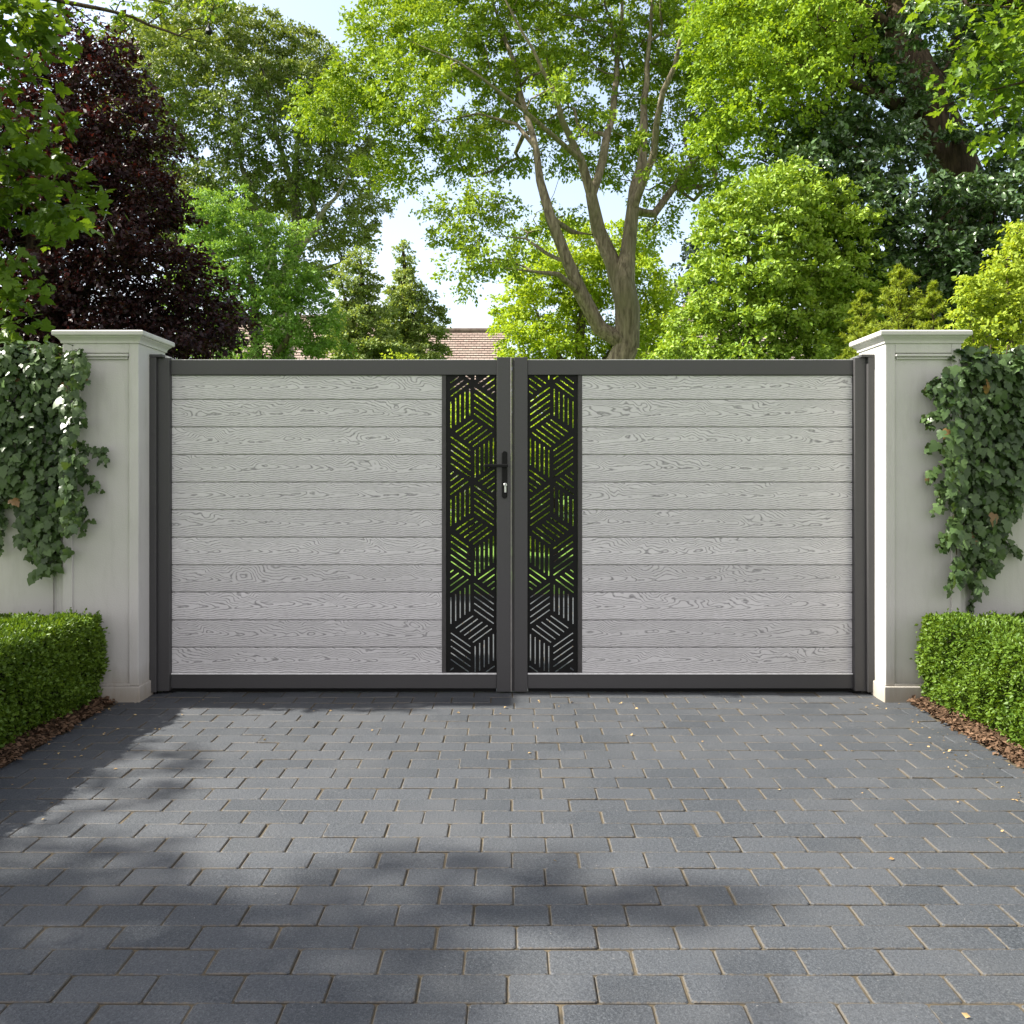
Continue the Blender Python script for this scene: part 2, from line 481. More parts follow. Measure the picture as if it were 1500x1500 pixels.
# ------------------------------------------------------------------ trees
class Skel:
    def __init__(self, tip=0.006, p=2.3):
        self.P, self.par, self.fix, self.ok = [], [], [], []
        self.tip, self.p = tip, p

    def add(self, pos, par, rad=None, ok=True):
        self.P.append(np.array(pos, float)); self.par.append(par); self.fix.append(rad); self.ok.append(ok)
        return len(self.P) - 1

    def limb(self, pts, start=None, ok_from=0, step=0.35, taper=True):
        """pts [(pos, radius)], smooth polyline; start = node index to spring from"""
        idx = start
        prev = None
        pp = [np.array(p, float) for p, _ in pts]
        rr = [r for _, r in pts]
        if start is not None:
            pp = [self.P[start]] + pp
            rr = [min(rr[0] * 1.1, (self.fix[start] or rr[0]))] + rr
        out = []
        n = len(pp)
        ph = rng.uniform(0, 6.28, 4); arc = 0.0; q0 = pp[0]
        if start is not None and taper:
            rr = [r * (1 - .75 * max(0.0, i / (n - 1) - .45) / .55) for i, r in enumerate(rr)]
        for i in range(n - 1):
            p0 = pp[max(i - 1, 0)]; p1 = pp[i]; p2 = pp[i + 1]; p3 = pp[min(i + 2, n - 1)]
            m = max(1, int(np.linalg.norm(p2 - p1) / step))
            for k in range(m + (1 if i == n - 2 else 0)):
                if start is not None and i == 0 and k == 0: continue
                t = k / m
                q = 0.5 * ((2 * p1) + (-p0 + p2) * t + (2 * p0 - 5 * p1 + 4 * p2 - p3) * t * t + (-p0 + 3 * p1 - 3 * p2 + p3) * t ** 3)
                r = rr[i] * (1 - t) + rr[i + 1] * t
                arc += np.linalg.norm(q - q0); q0 = q
                wv = arc / (.25 + 9 * r)
                q = q + rng.normal(0, 0.10 * r, 3) + min(1.0, arc / 1.5) * r * np.array([.55 * math.sin(wv * 2.2 + ph[0]) + .3 * math.sin(wv * 5.1 + ph[1]), .6 * math.sin(wv * 1.9 + ph[2]), .3 * math.sin(wv * 3.3 + ph[3])])
                idx = self.add(q, -1 if idx is None else idx, r, i >= ok_from)
                out.append(idx)
        return out

    def near(self, p):
        A = np.array(self.P)
        return int(np.argmin(((A - p) ** 2).sum(1)))

    def grow(self, targets, step=0.35, wob=0.10, sag=0.08, up=0.5):
        base = self.P[0]
        order = np.argsort([np.linalg.norm(t - base) for t in targets])
        cap = len(self.P) + len(targets) * 40
        A = np.zeros((cap, 3)); A[:len(self.P)] = self.P
        ok = np.zeros(cap, bool); ok[:len(self.P)] = self.ok
        ends = []
        for ti in order:
            t = targets[ti]
            n = len(self.P)
            d = A[:n] - t
            dist = np.sqrt((d ** 2).sum(1)) + up * np.maximum(0, d[:, 2])
            dist[~ok[:n]] += 1e3
            j = int(np.argmin(dist))
            p = self.P[j]
            L_ = np.linalg.norm(t - p)
            m = min(38, max(2, int(L_ / step)))
            pj = self.par[j]
            dr = unit(p - self.P[pj]) if pj >= 0 else np.array([0, 0, 1.])
            c = p + dr * L_ * 0.30 + (t - p) * 0.25 + np.array([0, 0, sag * L_])
            idx = j
            for k in range(1, m + 1):
                u = k / m
                q = (1 - u) ** 2 * p + 2 * u * (1 - u) * c + u * u * t
                if k < m: q = q + rng.normal(0, wob * L_ / m, 3)
                idx = self.add(q, idx)
                A[idx] = q; ok[idx] = True
            ends.append(idx)
        return ends

    def mesh(self, name, maxr=1.0):
        n = len(self.P)
        P = np.array(self.P)
        par = self.par
        rp = np.zeros(n)
        ch = [[] for _ in range(n)]
        for i in range(n - 1, -1, -1):
            if self.fix[i] is not None: r = self.fix[i]
            else:
                r = (rp[i] ** (1 / self.p)) if rp[i] > 0 else self.tip
            self_r = r
            rp[i] = self_r           # now the radius
            if par[i] >= 0:
                ch[par[i]].append(i)
                if self.fix[par[i]] is None: rp[par[i]] += self_r ** self.p
        rad = rp
        for i in range(n):
            if par[i] >= 0 and self.fix[i] is None: rad[i] = min(rad[i], rad[par[i]] * 0.85)
        V, Q = [], []
        nv = 0
        stack = [(i, None) for i in range(n) if par[i] < 0]
        while stack:
            i, frm = stack.pop()
            chain = [] if frm is None else [frm]
            k = i
            while True:
                chain.append(k)
                cs = ch[k]
                if not cs: break
                fixed = [c for c in cs if self.fix[c] is not None]
                mainc = max(fixed or cs, key=lambda c: rad[c]) if not (self.fix[k] is not None and not fixed) else None
                for c in cs:
                    if c != mainc: stack.append((c, k))
                if mainc is None: break
                k = mainc
            if len(chain) < 2: continue
            pts = P[chain]
            rr = rad[chain].copy()
            if frm is not None: rr[0] = min(rr[1] * 1.25, rad[frm] * 0.9)
            r0 = rr.max()
            s = 14 if r0 > 0.08 else (8 if r0 > 0.03 else (5 if r0 > 0.012 else 3))
            tan = np.gradient(pts, axis=0)
            tan = unit(tan)
            ref = np.array([1.0, 0.13, 0.07])
            X = unit(np.cross(tan, ref)); Y = np.cross(tan, X)
            ang = 2 * math.pi * np.arange(s) / s
            lump = 1.0
            if r0 > 0.08:
                h = pts[:, 2:3]
                lump = 1 + 0.07 * np.sin(3 * ang[None] + 1.3 * h) + 0.05 * np.sin(5 * ang[None] - 2.1 * h) + 0.04 * np.sin(2 * ang[None] + 4.7 * h)
            rim = pts[:, None, :] + (rr[:, None] * lump)[:, :, None] * (np.cos(ang)[None, :, None] * X[:, None, :] + np.sin(ang)[None, :, None] * Y[:, None, :])
            V.append(rim.reshape(-1, 3))
            m = len(chain)
            a = (np.arange(m - 1)[:, None] * s + np.arange(s)[None])
            b = (np.arange(m - 1)[:, None] * s + (np.arange(s)[None] + 1) % s)
            Q.append((np.stack([a, b, b + s, a + s], -1).reshape(-1, 4)) + nv)
            nv += m * s
        return np_mesh(name, np.vstack(V), np.vstack(Q), None, True)


def blob_points(blobs, Yd, n, mind, shell=0.45, mpp=None):
    """n clump centres inside ellipsoids given in picture measure at distance Yd"""
    bl = []
    for b in blobs:
        px, py, rx, ry = b[:4]
        dy = b[4] if len(b) > 4 else 0.0
        rd = b[5] if len(b) > 5 else (rx + ry) / 2 * Yd / F
        w = b[6] if len(b) > 6 else 1.0
        Y = Yd + dy
        c = at(px, py, Y)
        r = np.array([rx * Y / F, rd, ry * Y / F])
        bl.append((c, r, w * (r.prod() ** (0.75))))
    w = np.array([b[2] for b in bl]); w = w / w.sum()
    out = np.zeros((n, 3)); cnt = 0; tries = 0
    while cnt < n and tries < n * 12:
        tries += 1
        c, r, _ = bl[rng.choice(len(bl), p=w)]
        d = unit(rng.normal(size=3)) * rng.random() ** shell
        p = c + d * r
        if p[2] < 0.15: continue
        if cnt and ((out[:cnt] - p) ** 2).sum(1).min() < mind ** 2: continue
        out[cnt] = p; cnt += 1
    return out[:cnt]


def clump_leaves(C, ctr, r, nl, size, kind, flat=0.6, dome=0.5, sprigs=9, up=0.8, spread=0.16, jit=0.75):
    """leaves round clump centres C: sprigs of leaves, domed on the side away from the crown centre"""
    n = len(C)
    rr = r * rng.uniform(0.65, 1.3, n)
    D = unit(rng.normal(size=(n, sprigs, 3)) + dome * unit(C - ctr)[:, None, :] + np.array([0, 0, 0.25 * dome]))
    D = D * np.array([1, 1, flat])
    per = max(1, nl // sprigs)
    t = rng.uniform(0.25, 1.0, (n, sprigs, per)) ** 0.7
    P = C[:, None, None, :] + rr[:, None, None, None] * t[..., None] * D[:, :, None, :] + rng.normal(0, spread, (n, sprigs, per, 3)) * rr[:, None, None, None] * np.array([1, 1, 0.7])
    P[..., 2] -= (t ** 2) * 0.12 * rr[:, None, None]
    Dn = np.broadcast_to(D[:, :, None, :], P.shape).reshape(-1, 3)
    P = P.reshape(-1, 3)
    m = len(P)
    A = unit(Dn) + rng.normal(0, 0.75, (m, 3)) + np.array([0, 0, -0.25])
    N = np.array([-.30, -.18, up]) + 0.5 * unit(Dn) + rng.normal(0, jit, (m, 3))
    S = size * rng.uniform(0.6, 1.25, m)
    return leaves(P, A, N, S, kind)


def tree(name, label, cat, Yd, limbs, blobs, clumps, cr, nl, lsize, leafm, barkm, kind='diamond', group=None, flat=0.6,
         dome=0.5, sprigs=9, mind=None, shell=0.45, tip=0.006, up=0.8, part='crown', wob=0.10, sag=0.08, extra=None, jit=0.75, spread=0.16):
    sk = Skel(tip)
    first = None
    for lb in limbs:
        st, pts = lb
        conv = []
        for q in pts:
            px, py, wpx = q[:3]
            dy = q[3] if len(q) > 3 else 0.0
            conv.append((at(px, py, Yd + dy), wpx / 2 * (Yd + dy) / F))
        if st is None:
            b = conv[0][0].copy()
            if b[2] > 0.0:
                b2 = b.copy(); b2[2] = -0.05
                conv = [(b2, conv[0][1] * 1.35), (b2 + (b - b2) * 0.15, conv[0][1] * 1.08)] + conv
            sk.limb(conv, None, 2)
        else:
            p = at(st[0], st[1], Yd + (st[2] if len(st) > 2 else 0.0))
            sk.limb(conv, sk.near(p), 0)
    C = blob_points(blobs, Yd, clumps, mind or cr * 0.75, shell)
    if extra is not None: C = np.vstack([C, extra])
    sk.grow(list(C), max(0.12, cr * 0.6), wob, sag)
    base = sk.P[0]
    root = thing(name, (float(base[0]), float(base[1]), 0.0), label, cat, group)
    link('trunk', sk.mesh('trunk'), barkm, root)
    ctr = C.mean(0) * np.array([1, 1, 1]) - np.array([0, 0, 0.3])
    leaf_obj(part, [clump_leaves(C, ctr, cr, nl, lsize, kind, flat, dome, sprigs, up, spread, jit)], leafm, root)
    return root


# ================================================================== SETTING
def sheet(name, x0, x1, y0, y1, z, mat, n=1):
    me = np_mesh(name, [(x0, y0, z), (x1, y0, z), (x1, y1, z), (x0, y1, z)], [[0, 1, 2, 3]])
    return tag(link(name, me, mat), kind='structure')


sheet('lawn', -400, 400, -400, 400, -0.03, M['lawn'])
sheet('sand_bed', -2.32, 2.32, -6.0, 9.1, -0.0045, M['sand'])


def paving():
    V, T8, T4, tint8, tint4, U = [], [], [], [], [], []
    PW, PD = 0.2115, 0.117
    Y0 = 2.049
    faces_v, faces_t, uvs = [], [], []
    verts = []
    mb_faces = []
    r = 0
    for r in range(-66, 60):
        y0 = Y0 + r * PD
        if y0 > 8.9: break
        off = (0.5 if r % 2 else 0.0) + rng.normal(0, 0.035)
        k0 = int(math.floor(-2.2 / PW))
        for k in range(k0, -k0 + 1):
            x0 = (k + off) * PW + rng.normal(0, 0.0012)
            x1 = x0 + PW
            x0, x1 = max(x0, -2.14), min(x1, 2.14)
            if x1 - x0 < 0.05: continue
            g = 0.0013
            ax, bx = x0 + g + rng.uniform(0, .0012), x1 - g - rng.uniform(0, .0012)
            ay, by = y0 + g + rng.uniform(-.001, .0012), y0 + PD - g - rng.uniform(-.001, .0012)
            cxx, cyy = (ax + bx) / 2, (ay + by) / 2
            cr = 0.007
            zz = rng.normal(0, 0.0011)
            tx, ty = rng.normal(0, 0.006, 2)

            def ring(i, z):
                a, b, c, d = ax + i, bx - i, ay + i, by - i
                q = [(a + cr, c), (b - cr, c), (b, c + cr), (b, d - cr), (b - cr, d), (a + cr, d), (a, d - cr), (a, c + cr)]
                return [(x, y, z + (tx * (x - cxx) + ty * (y - cyy))) for x, y in q]
            base = len(verts)
            verts += ring(0.0, -0.012 + zz) + ring(0.0003, -0.0024 + zz) + ring(0.0030, zz)
            tn = rng.random()
            uvb = [(p[0] - cxx, p[1] - cyy) for p in verts[base:]]
            for lv in (0, 8):
                for e in range(8):
                    f = (base + lv + e, base + lv + (e + 1) % 8, base + lv + 8 + (e + 1) % 8, base + lv + 8 + e)
                    mb_faces.append(f); faces_t.append(tn)
                    uvs += [uvb[i - base] for i in f]
            f = tuple(base + 16 + e for e in range(8))
            mb_faces.append(f); faces_t.append(tn)
            uvs += [uvb[i - base] for i in f]
    me = bpy.data.meshes.new('driveway')
    me.from_pydata(verts, [], mb_faces)
    a = me.attributes.new('tint', 'FLOAT', 'FACE')
    a.data.foreach_set('value', np.array(faces_t, np.float32))
    l = me.uv_layers.new(name='UVMap')
    l.uv.foreach_set('vector', np.array(uvs, np.float32).ravel())
    me.update()
    return tag(link('driveway', me, M['paver']), kind='structure')


paving()


def bed(sign, nm):
    """planting bed beside the drive: a low uneven soil strip"""
    nx, ny = 14, 90
    xs = np.linspace(2.125, 3.6, nx); ys = np.linspace(-1.0, 4.86, ny)
    X, Y = np.meshgrid(xs, ys)
    Z = 0.004 + 0.03 * np.clip((X - 2.12) / 0.12, 0, 1) + rng.normal(0, 0.006, X.shape)
    X = X + rng.normal(0, 0.006, X.shape)
    V = np.stack([X * sign, Y, Z], -1).reshape(-1, 3)
    i = (np.arange(ny - 1)[:, None] * nx + np.arange(nx - 1)[None]).ravel()
    Q = np.stack([i, i + 1, i + nx + 1, i + nx], -1)
    if sign < 0: Q = Q[:, ::-1]
    return tag(link(nm, np_mesh(nm, V, Q, None, True), M['mulch']), kind='structure')


bed(-1, 'soil_bed')
bed(1, 'soil_bed')


def scatter_chips():
    n = 5200
    sg = np.where(rng.random(n) < 0.5, -1, 1)
    x = 2.10 + np.abs(rng.normal(0, 0.085, n))
    y = rng.uniform(1.0, 4.74, n)
    P = np.stack([x * sg, y, 0.012 + 0.03 * np.clip((x - 2.12) / .12, 0, 1) + rng.uniform(0, .012, n)], -1)
    A = rng.normal(size=(n, 3)) * np.array([1, 1, .25])
    N = np.array([0, 0, 1.0]) + rng.normal(0, .45, (n, 3))
    o = leaf_obj('mulch_chips', [leaves(P, A, N, rng.uniform(.010, .034, n), 'diamond')], M['chips'], None)
    return tag(o, 'brown bark chips strewn along both planting beds', 'mulch', kind='stuff')


scatter_chips()


def fallen():
    P, S = [], []
    for k in range(220):
        t = rng.random()
        if t < .45:
            x = 2.12 - abs(rng.normal(0, .22)); y = rng.uniform(1.8, 4.75)
        elif t < .72:
            x = -2.12 + abs(rng.normal(0, .22)); y = rng.uniform(1.8, 4.75)
        elif t < .85:
            x = rng.uniform(-2, 2); y = 4.8 - abs(rng.normal(0, .12))
        else:
            x = rng.uniform(-2, 2); y = rng.uniform(1.6, 4.7)
        P.append((x, y, 0.004)); S.append(rng.uniform(.006, .022))
    n = len(P)
    A = rng.normal(size=(n, 3)) * np.array([1, 1, .15])
    N = np.array([0, 0, 1.0]) + rng.normal(0, .3, (n, 3))
    o = leaf_obj('fallen_leaves', [leaves(np.array(P), A, N, np.array(S), 'diamond')], M['dry_leaf'], None)
    return tag(o, 'small dry tan leaves fallen on the drive', 'fallen leaves', kind='stuff')


fallen()


# ------------------------------------------------------------------ pillars and walls
def pillar(s, label):
    X0, X1 = 2.004, 2.412            # inner / outer face
    Ya, Yb = 4.762, 5.13
    root = thing('gate_pillar', (s * 2.208, 4.946, 0), label, 'pillar', 'rendered pillars beside the gate')

    def bx(mb, a, b, y0, y1, z0, z1, bev=.003, seg=2):
        lo, hi = sorted((a * s, b * s))
        mb.box(lo, hi, y0, y1, z0, z1, bev, seg)
    # shaft with a sunk panel on the front: core + raised margins
    m = MB()
    bx(m, X0, X1, Ya + .012, Yb, 0.0, 1.93, .004)
    m2 = m
    zt, zb = 1.872, 0.112
    bx(m2, X0 + .0005, X0 + .052, Ya, Ya + .02, .085, 1.929, .004)
    bx(m2, X1 - .052, X1 - .0005, Ya, Ya + .02, .085, 1.929, .004)
    bx(m2, X0 + .052, X1 - .052, Ya + .0005, Ya + .02, zt, 1.929, .004)
    m.build('shaft', M['render'], root)
    # bolection bead at the top of the panel
    b = MB()
    bx(b, X0 + .054, X1 - .054, Ya - .010, Ya + .013, zt - .020, zt - .006, .005, 3)
    bx(b, X0 + .060, X1 - .060, Ya + .001, Ya + .0125, zt - .034, zt - .0215, .004, 3)
    b.build('panel_moulding', M['render'], root)
    p = MB()
    bx(p, X0 - .010, X1 + .010, Ya - .012, Yb + .01, -0.03, 0.083, .005)
    bx(p, X0 + .05, X1 - .05, Ya - .002, Ya + .010, .084, .097, .003)
    p.build('plinth', M['render'], root)
    # moulded cap: profile swept round the shaft
    prof = [(.000, 1.922), (.007, 1.924), (.008, 1.934), (.012, 1.942), (.020, 1.950), (.026, 1.955), (.027, 1.960), (.036, 1.961), (.040, 1.966), (.040, 1.983), (.036, 1.988), (.020, 1.992)]
    c = MB()
    V, Fs = [], []
    for o, z in prof:
        V += [((X0 - o) * s, Ya - o, z), ((X1 + o) * s, Ya - o, z), ((X1 + o) * s, Yb + o, z), ((X0 - o) * s, Yb + o, z)]
    for k in range(len(prof) - 1):
        for e in range(4):
            a = k * 4 + e; d = k * 4 + (e + 1) % 4
            Fs.append((a, d, d + 4, a + 4))
    Fs.append(tuple(range(len(V) - 4, len(V))))
    c.poly(V, Fs)
    c.build('cap', M['render'], root)
    return root


pillar(-1, 'white rendered gate pillar with moulded cap, shaded, beside the hinge of the gate leaf that has the handle')
pillar(1, 'white rendered gate pillar with moulded cap and sunlit inner side, beside the gate leaf without a handle')


def wall(s, label):
    root = thing('garden_wall', (s * 5.0, 4.95, 0), label, 'wall', 'rendered garden walls')

    def bx(mb, a, b, y0, y1, z0, z1, bev=.004, seg=2):
        lo, hi = sorted((a * s, b * s))
        mb.box(lo, hi, y0, y1, z0, z1, bev, seg)
    m = MB()
    bx(m, 2.413, 9.0, 4.842, 5.06, -.05, 1.80)
    m.build('wall', M['render'], root)
    m = MB()
    bx(m, 2.4135, 2.452, 4.800, 4.8415, 0, 1.78, .006, 3)
    bx(m, 2.4525, 2.472, 4.822, 4.8415, 0, 1.78, .005, 3)
    bx(m, 2.498, 2.512, 4.832, 4.8415, 0, 1.78, .004, 2)
    m.build('pilaster_moulding', M['render'], root)
    m = MB()
    bx(m, 2.4135, 9.0, 4.81, 5.09, 1.801, 1.845, .008, 2)
    m.build('coping', M['render'], root)
    return root


wall(-1, 'white rendered garden wall under the shaded ivy beside the handle leaf\'s pillar')
wall(1, 'white rendered garden wall under the ivy beside the pillar with the sunlit side')


# ------------------------------------------------------------------ gate
GY = 4.95
SC = GY / F


def gx(px): return (px - CX) * SC
def gz(py): return H + (HZ - py) * SC


SLOTS = []
for i, x in enumerate((223, 262, 299, 337, 376)): SLOTS.append(((x, (432, 405, 380, 355, 330)[i]), (x, (645, 620, 597, 570, 543)[i])))
for i in range(5): SLOTS.append(((415, 318 + 53.7 * i), (570, 430 + 53.2 * i)))
for a in (((265, 680), (403, 582)), ((298, 712), (440, 607)), ((333, 740), (478, 633)), ((370, 770), (520, 660)), ((405, 797), (555, 687))): SLOTS.append(a)
for i in range(5): SLOTS.append(((225, 722 + 54 * i), (381, 832 + 54 * i)))
for i, x in enumerate((421, 458, 495, 532, 570)): SLOTS.append(((x, 830 - 24.5 * i), (x, 1052 - 26.5 * i)))
for a in (((220, 1025), (243, 1006)), ((220, 1080), (285, 1032)), ((220, 1135), (325, 1058)), ((220, 1190), (362, 1085)),
          ((447, 1083), (577, 992)), ((485, 1112), (577, 1045)), ((522, 1140), (577, 1100)), ((555, 1168), (577, 1150))): SLOTS.append(a)


def slot_list():
    out = []
    for rep in range(-2, 4):
        for (a, b) in SLOTS:
            a = np.array(a, float) + (0, 800.5 * rep); b = np.array(b, float) + (0, 800.5 * rep)
            lo, hi = 222.0, 2638.0
            if max(a[1], b[1]) < lo + 6 or min(a[1], b[1]) > hi - 6: continue
            for q, w in ((a, b), (b, a)):
                if q[1] < lo: q[:] = w + (q - w) * (w[1] - lo) / (w[1] - q[1])
                if q[1] > hi: q[:] = w + (q - w) * (hi - w[1]) / (q[1] - w[1])
            if np.linalg.norm(a - b) < 8: continue
            out.append((a, b))
    return out


def perforated(mirror):
    cu = bpy.data.curves.new('perforated_panel', 'CURVE')
    cu.dimensions = '2D'
    cu.fill_mode = 'BOTH'
    cu.extrude = 0.0025

    def spl(pts):
        sp = cu.splines.new('POLY')
        sp.points.add(len(pts) - 1)
        for p, q in zip(sp.points, pts): p.co = (q[0], q[1], 0, 1)
        sp.use_cyclic_u = True
    fx = (lambda z: -gx(620 + z / 5.554) - 0.0005) if mirror else (lambda z: gx(620 + z / 5.554))
    fz = lambda z: gz(510 + z / 5.554)
    xa, xb = sorted((fx(184), fx(597)))
    spl([(xa, gz(987.5)), (xb, gz(987.5)), (xb, gz(548.5)), (xa, gz(548.5))])
    hw = 0.0032
    for a, b in slot_list():
        A = np.array([fx(a[0]), fz(a[1])]); B = np.array([fx(b[0]), fz(b[1])])
        d = (B - A) / np.linalg.norm(B - A); n = np.array([-d[1], d[0]])
        spl([A + n * hw, A - d * hw * .6 + n * hw * .5, A - d * hw * .6 - n * hw * .5, A - n * hw, B - n * hw, B + d * hw * .6 - n * hw * .5, B + d * hw * .6 + n * hw * .5, B + n * hw])
    tmp = bpy.data.objects.new('tmp', cu)
    COL.objects.link(tmp)
    dg = bpy.context.evaluated_depsgraph_get()
    me = bpy.data.meshes.new_from_object(tmp.evaluated_get(dg))
    bpy.data.objects.remove(tmp)
    for v in me.vertices:
        x, y, z = v.co
        v.co = (x, GY + .020 + z, y)
    bm = bmesh.new(); bm.from_mesh(me)
    bmesh.ops.recalc_face_normals(bm, faces=list(bm.faces))
    bm.to_mesh(me); bm.free()
    return me


ROWS = [549, 585, 625.5, 666, 706.5, 747, 787.5, 828, 868, 909, 949, 987]


def board_mesh(x0, x1, seed):
    verts, faces, uvs = [], [], []
    yf = GY + .012
    r = random.Random(seed)
    for i in range(11):
        zt, zb = gz(ROWS[i]) - .0022, gz(ROWS[i + 1]) + .0022
        off = r.uniform(0, 40)
        b = 0.0035
        n = 60
        base = len(verts)
        prof = [(zb, yf + .014), (zb + .0006, yf + .003), (zb + b, yf), (zt - b, yf), (zt - .0006, yf + .003), (zt, yf + .014)]
        for k in range(n + 1):
            x = x0 + (x1 - x0) * k / n
            w = [r.uniform(-.0007, .0007) for _ in range(2)]
            for j, (z, y) in enumerate(prof):
                dz = w[0] if j in (1, 2) else (w[1] if j in (3, 4) else 0)
                verts.append((x, y, z + dz))
        for k in range(n):
            for j in range(5):
                a = base + k * 6 + j
                f = (a, a + 6, a + 7, a + 1)
                faces.append(f)
                for q in f:
                    X, Yy, Z = verts[q]
                    v = 0.04 + 0.92 * min(1, max(0, (Z - zb) / (zt - zb)))
                    uvs.append((X + off, v + 7 * i + (seed % 5)))
    me = bpy.data.meshes.new('board_infill')
    me.from_pydata(verts, [], faces)
    l = me.uv_layers.new(name='UVMap')
    l.uv.foreach_set('vector', np.array(uvs, np.float32).ravel())
    me.update()
    # back sheet so the infill has thickness
    bm = bmesh.new(); bm.from_mesh(me)
    q = [bm.verts.new(p) for p in ((x0, yf + .026, gz(987)), (x1, yf + .026, gz(987)), (x1, yf + .026, gz(549)), (x0, yf + .026, gz(549)))]
    q2 = [bm.verts.new(p) for p in ((x0, yf + .0135, gz(987)), (x1, yf + .0135, gz(987)), (x1, yf + .0135, gz(549)), (x0, yf + .0135, gz(549)))]
    bm.faces.new(list(reversed(q)))
    bm.faces.new(q2)
    bm.to_mesh(me); bm.free()
    return me


def gate_leaf(s, label, seed, handle):
    root = thing('gate_leaf', (s * 1.9, GY + .02, 0), label, 'gate leaf', 'leaves of the double gate')

    def bx(mb, a, b, y0, y1, z0, z1, bev=.0025, seg=2):
        lo, hi = sorted((a * s, b * s))
        mb.box(lo, hi, y0, y1, z0, z1, bev, seg)
    xi = -gx(727.7) if s < 0 else gx(772.7)       # outer edge of the meeting stile (distance from centre)
    xo = -gx(250.5)                                # hinge side
    m = MB(); bx(m, xi + .0005, xo, GY, GY + .05, gz(549), gz(527.3)); m.build('top_rail', M['frame'], root)
    m = MB(); bx(m, xi + .0005, xo, GY, GY + .05, gz(1008.5), gz(988)); m.build('bottom_rail', M['frame'], root)
    m = MB()
    if s < 0:
        bx(m, .0085, xi, GY - .008, GY + .052, gz(1013), gz(523.3))
    else:
        bx(m, .0125, xi, GY - .008, GY + .052, gz(1013), gz(523.3))
    m.build('meeting_stile', M['frame'], root)
    if s < 0:
        m = MB(); m.box(-.0083, -.0012, GY - .012, GY + .0, gz(1012.5), gz(523.6), .002); m.build('rebate_strip', M['strip'], root)
    else:
        m = MB(); m.box(-.0005, .0123, GY + .004, GY + .04, gz(1012.5), gz(524), .001); m.build('rebate_strip', M['brown_edge'], root)
    m = MB(); bx(m, xi + .004, xo - .002, GY + .018, GY + .030, .0035, gz(1008.5) - .0004, .001, 1); m.build('gap_shade_strip', M['black'], root)  # dark strip added to keep the gap under the leaf in shade
    # hinge-side stile, partly hidden behind the post edge
    m = MB(); bx(m, xo + .0005, xo + .012, GY + .004, GY + .05, gz(1008), gz(527.5), .002); m.build('hinge_stile', M['frame'], root)
    xb = -gx(647)
    lo, hi = sorted((xb * s, (xo - .0005) * s))
    link('board_infill', board_mesh(lo, hi, seed), M['boards'], root)
    m = MB(); bx(m, -gx(653), xb - .0005, GY + .008, GY + .04, gz(987.3), gz(549.2), .001, 1); m.build('edge_profile', M['brown_edge'], root)
    link('perforated_panel', perforated(s > 0), M['black'], root)
    # pale strips added to draw the highlight lines along both rails
    m = MB(); bx(m, xi + .002, xo - .001, GY - .0035, GY + .011, gz(987.9), gz(986.2), .0008, 1); m.build('highlight_strip', M['highlight'], root)
    m = MB(); bx(m, xi + .002, xo - .001, GY + .001, GY + .049, gz(527.2), gz(526.6), .0004, 1); m.build('highlight_strip', M['highlight'], root)
    if handle:
        yb = GY - .008
        h = MB()
        x0, x1 = gx(735.2), gx(743.2)
        b = bmesh.new()
        pts = []
        r = (x1 - x0) / 2
        cxx = (x0 + x1) / 2
        zt, zb = gz(661), gz(730)
        for k in range(13): a = math.pi * k / 12; pts.append((cxx + r * math.cos(a), zt - r + r * .8 * math.sin(a) + r * .2))
        for k in range(13): a = math.pi + math.pi * k / 12; pts.append((cxx + r * math.cos(a), zb + r + r * math.sin(a)))
        n = len(pts)
        V = [(x, yb - .0005, z) for x, z in pts] + [(x, yb - .007, z) for x, z in pts] + [(cxx + (x - cxx) * .85, yb - .009, z) for x, z in pts]
        Fs = [(i, (i + 1) % n, n + (i + 1) % n, n + i) for i in range(n)] + [(n + i, n + (i + 1) % n, 2 * n + (i + 1) % n, 2 * n + i) for i in range(n)] + [tuple(range(2 * n, 3 * n))]
        h.poly(V, Fs)
        hp = h.build('handle_plate', M['black'], root)
        l = MB()
        zc = gz(682.3)
        l.lathe([(.008, -.009), (.0075, -.034)], (gx(740.5), yb, zc), 16, 'y')
        l.box(gx(709.5), gx(744.3), yb - .046, yb - .034, zc - .0088, zc + .0088, .004, 3)
        l.build('lever', M['black'], hp)
        k = MB()
        k.lathe([(.0098, -.0085), (.0098, -.016), (.0085, -.0175)], (gx(740.3), yb, gz(710)), 20, 'y')
        k.box(gx(740.3) - .0055, gx(740.3) + .0055, yb - .0155, yb - .0085, gz(721.5), gz(711), .003, 2)
        lk = k.build('lock_cylinder', M['silver'], hp)
        kk = MB(); kk.box(gx(740.3) - .0012, gx(740.3) + .0012, yb - .0182, yb - .0174, gz(711.6), gz(708.4), 0); kk.build('keyhole', M['black'], hp)
    return root


gate_leaf(-1, 'grey boarded gate leaf with the black lever handle and lock on its meeting stile', 3, True)
gate_leaf(1, 'grey boarded gate leaf without any handle, next to the pillar with the sunlit side', 8, False)


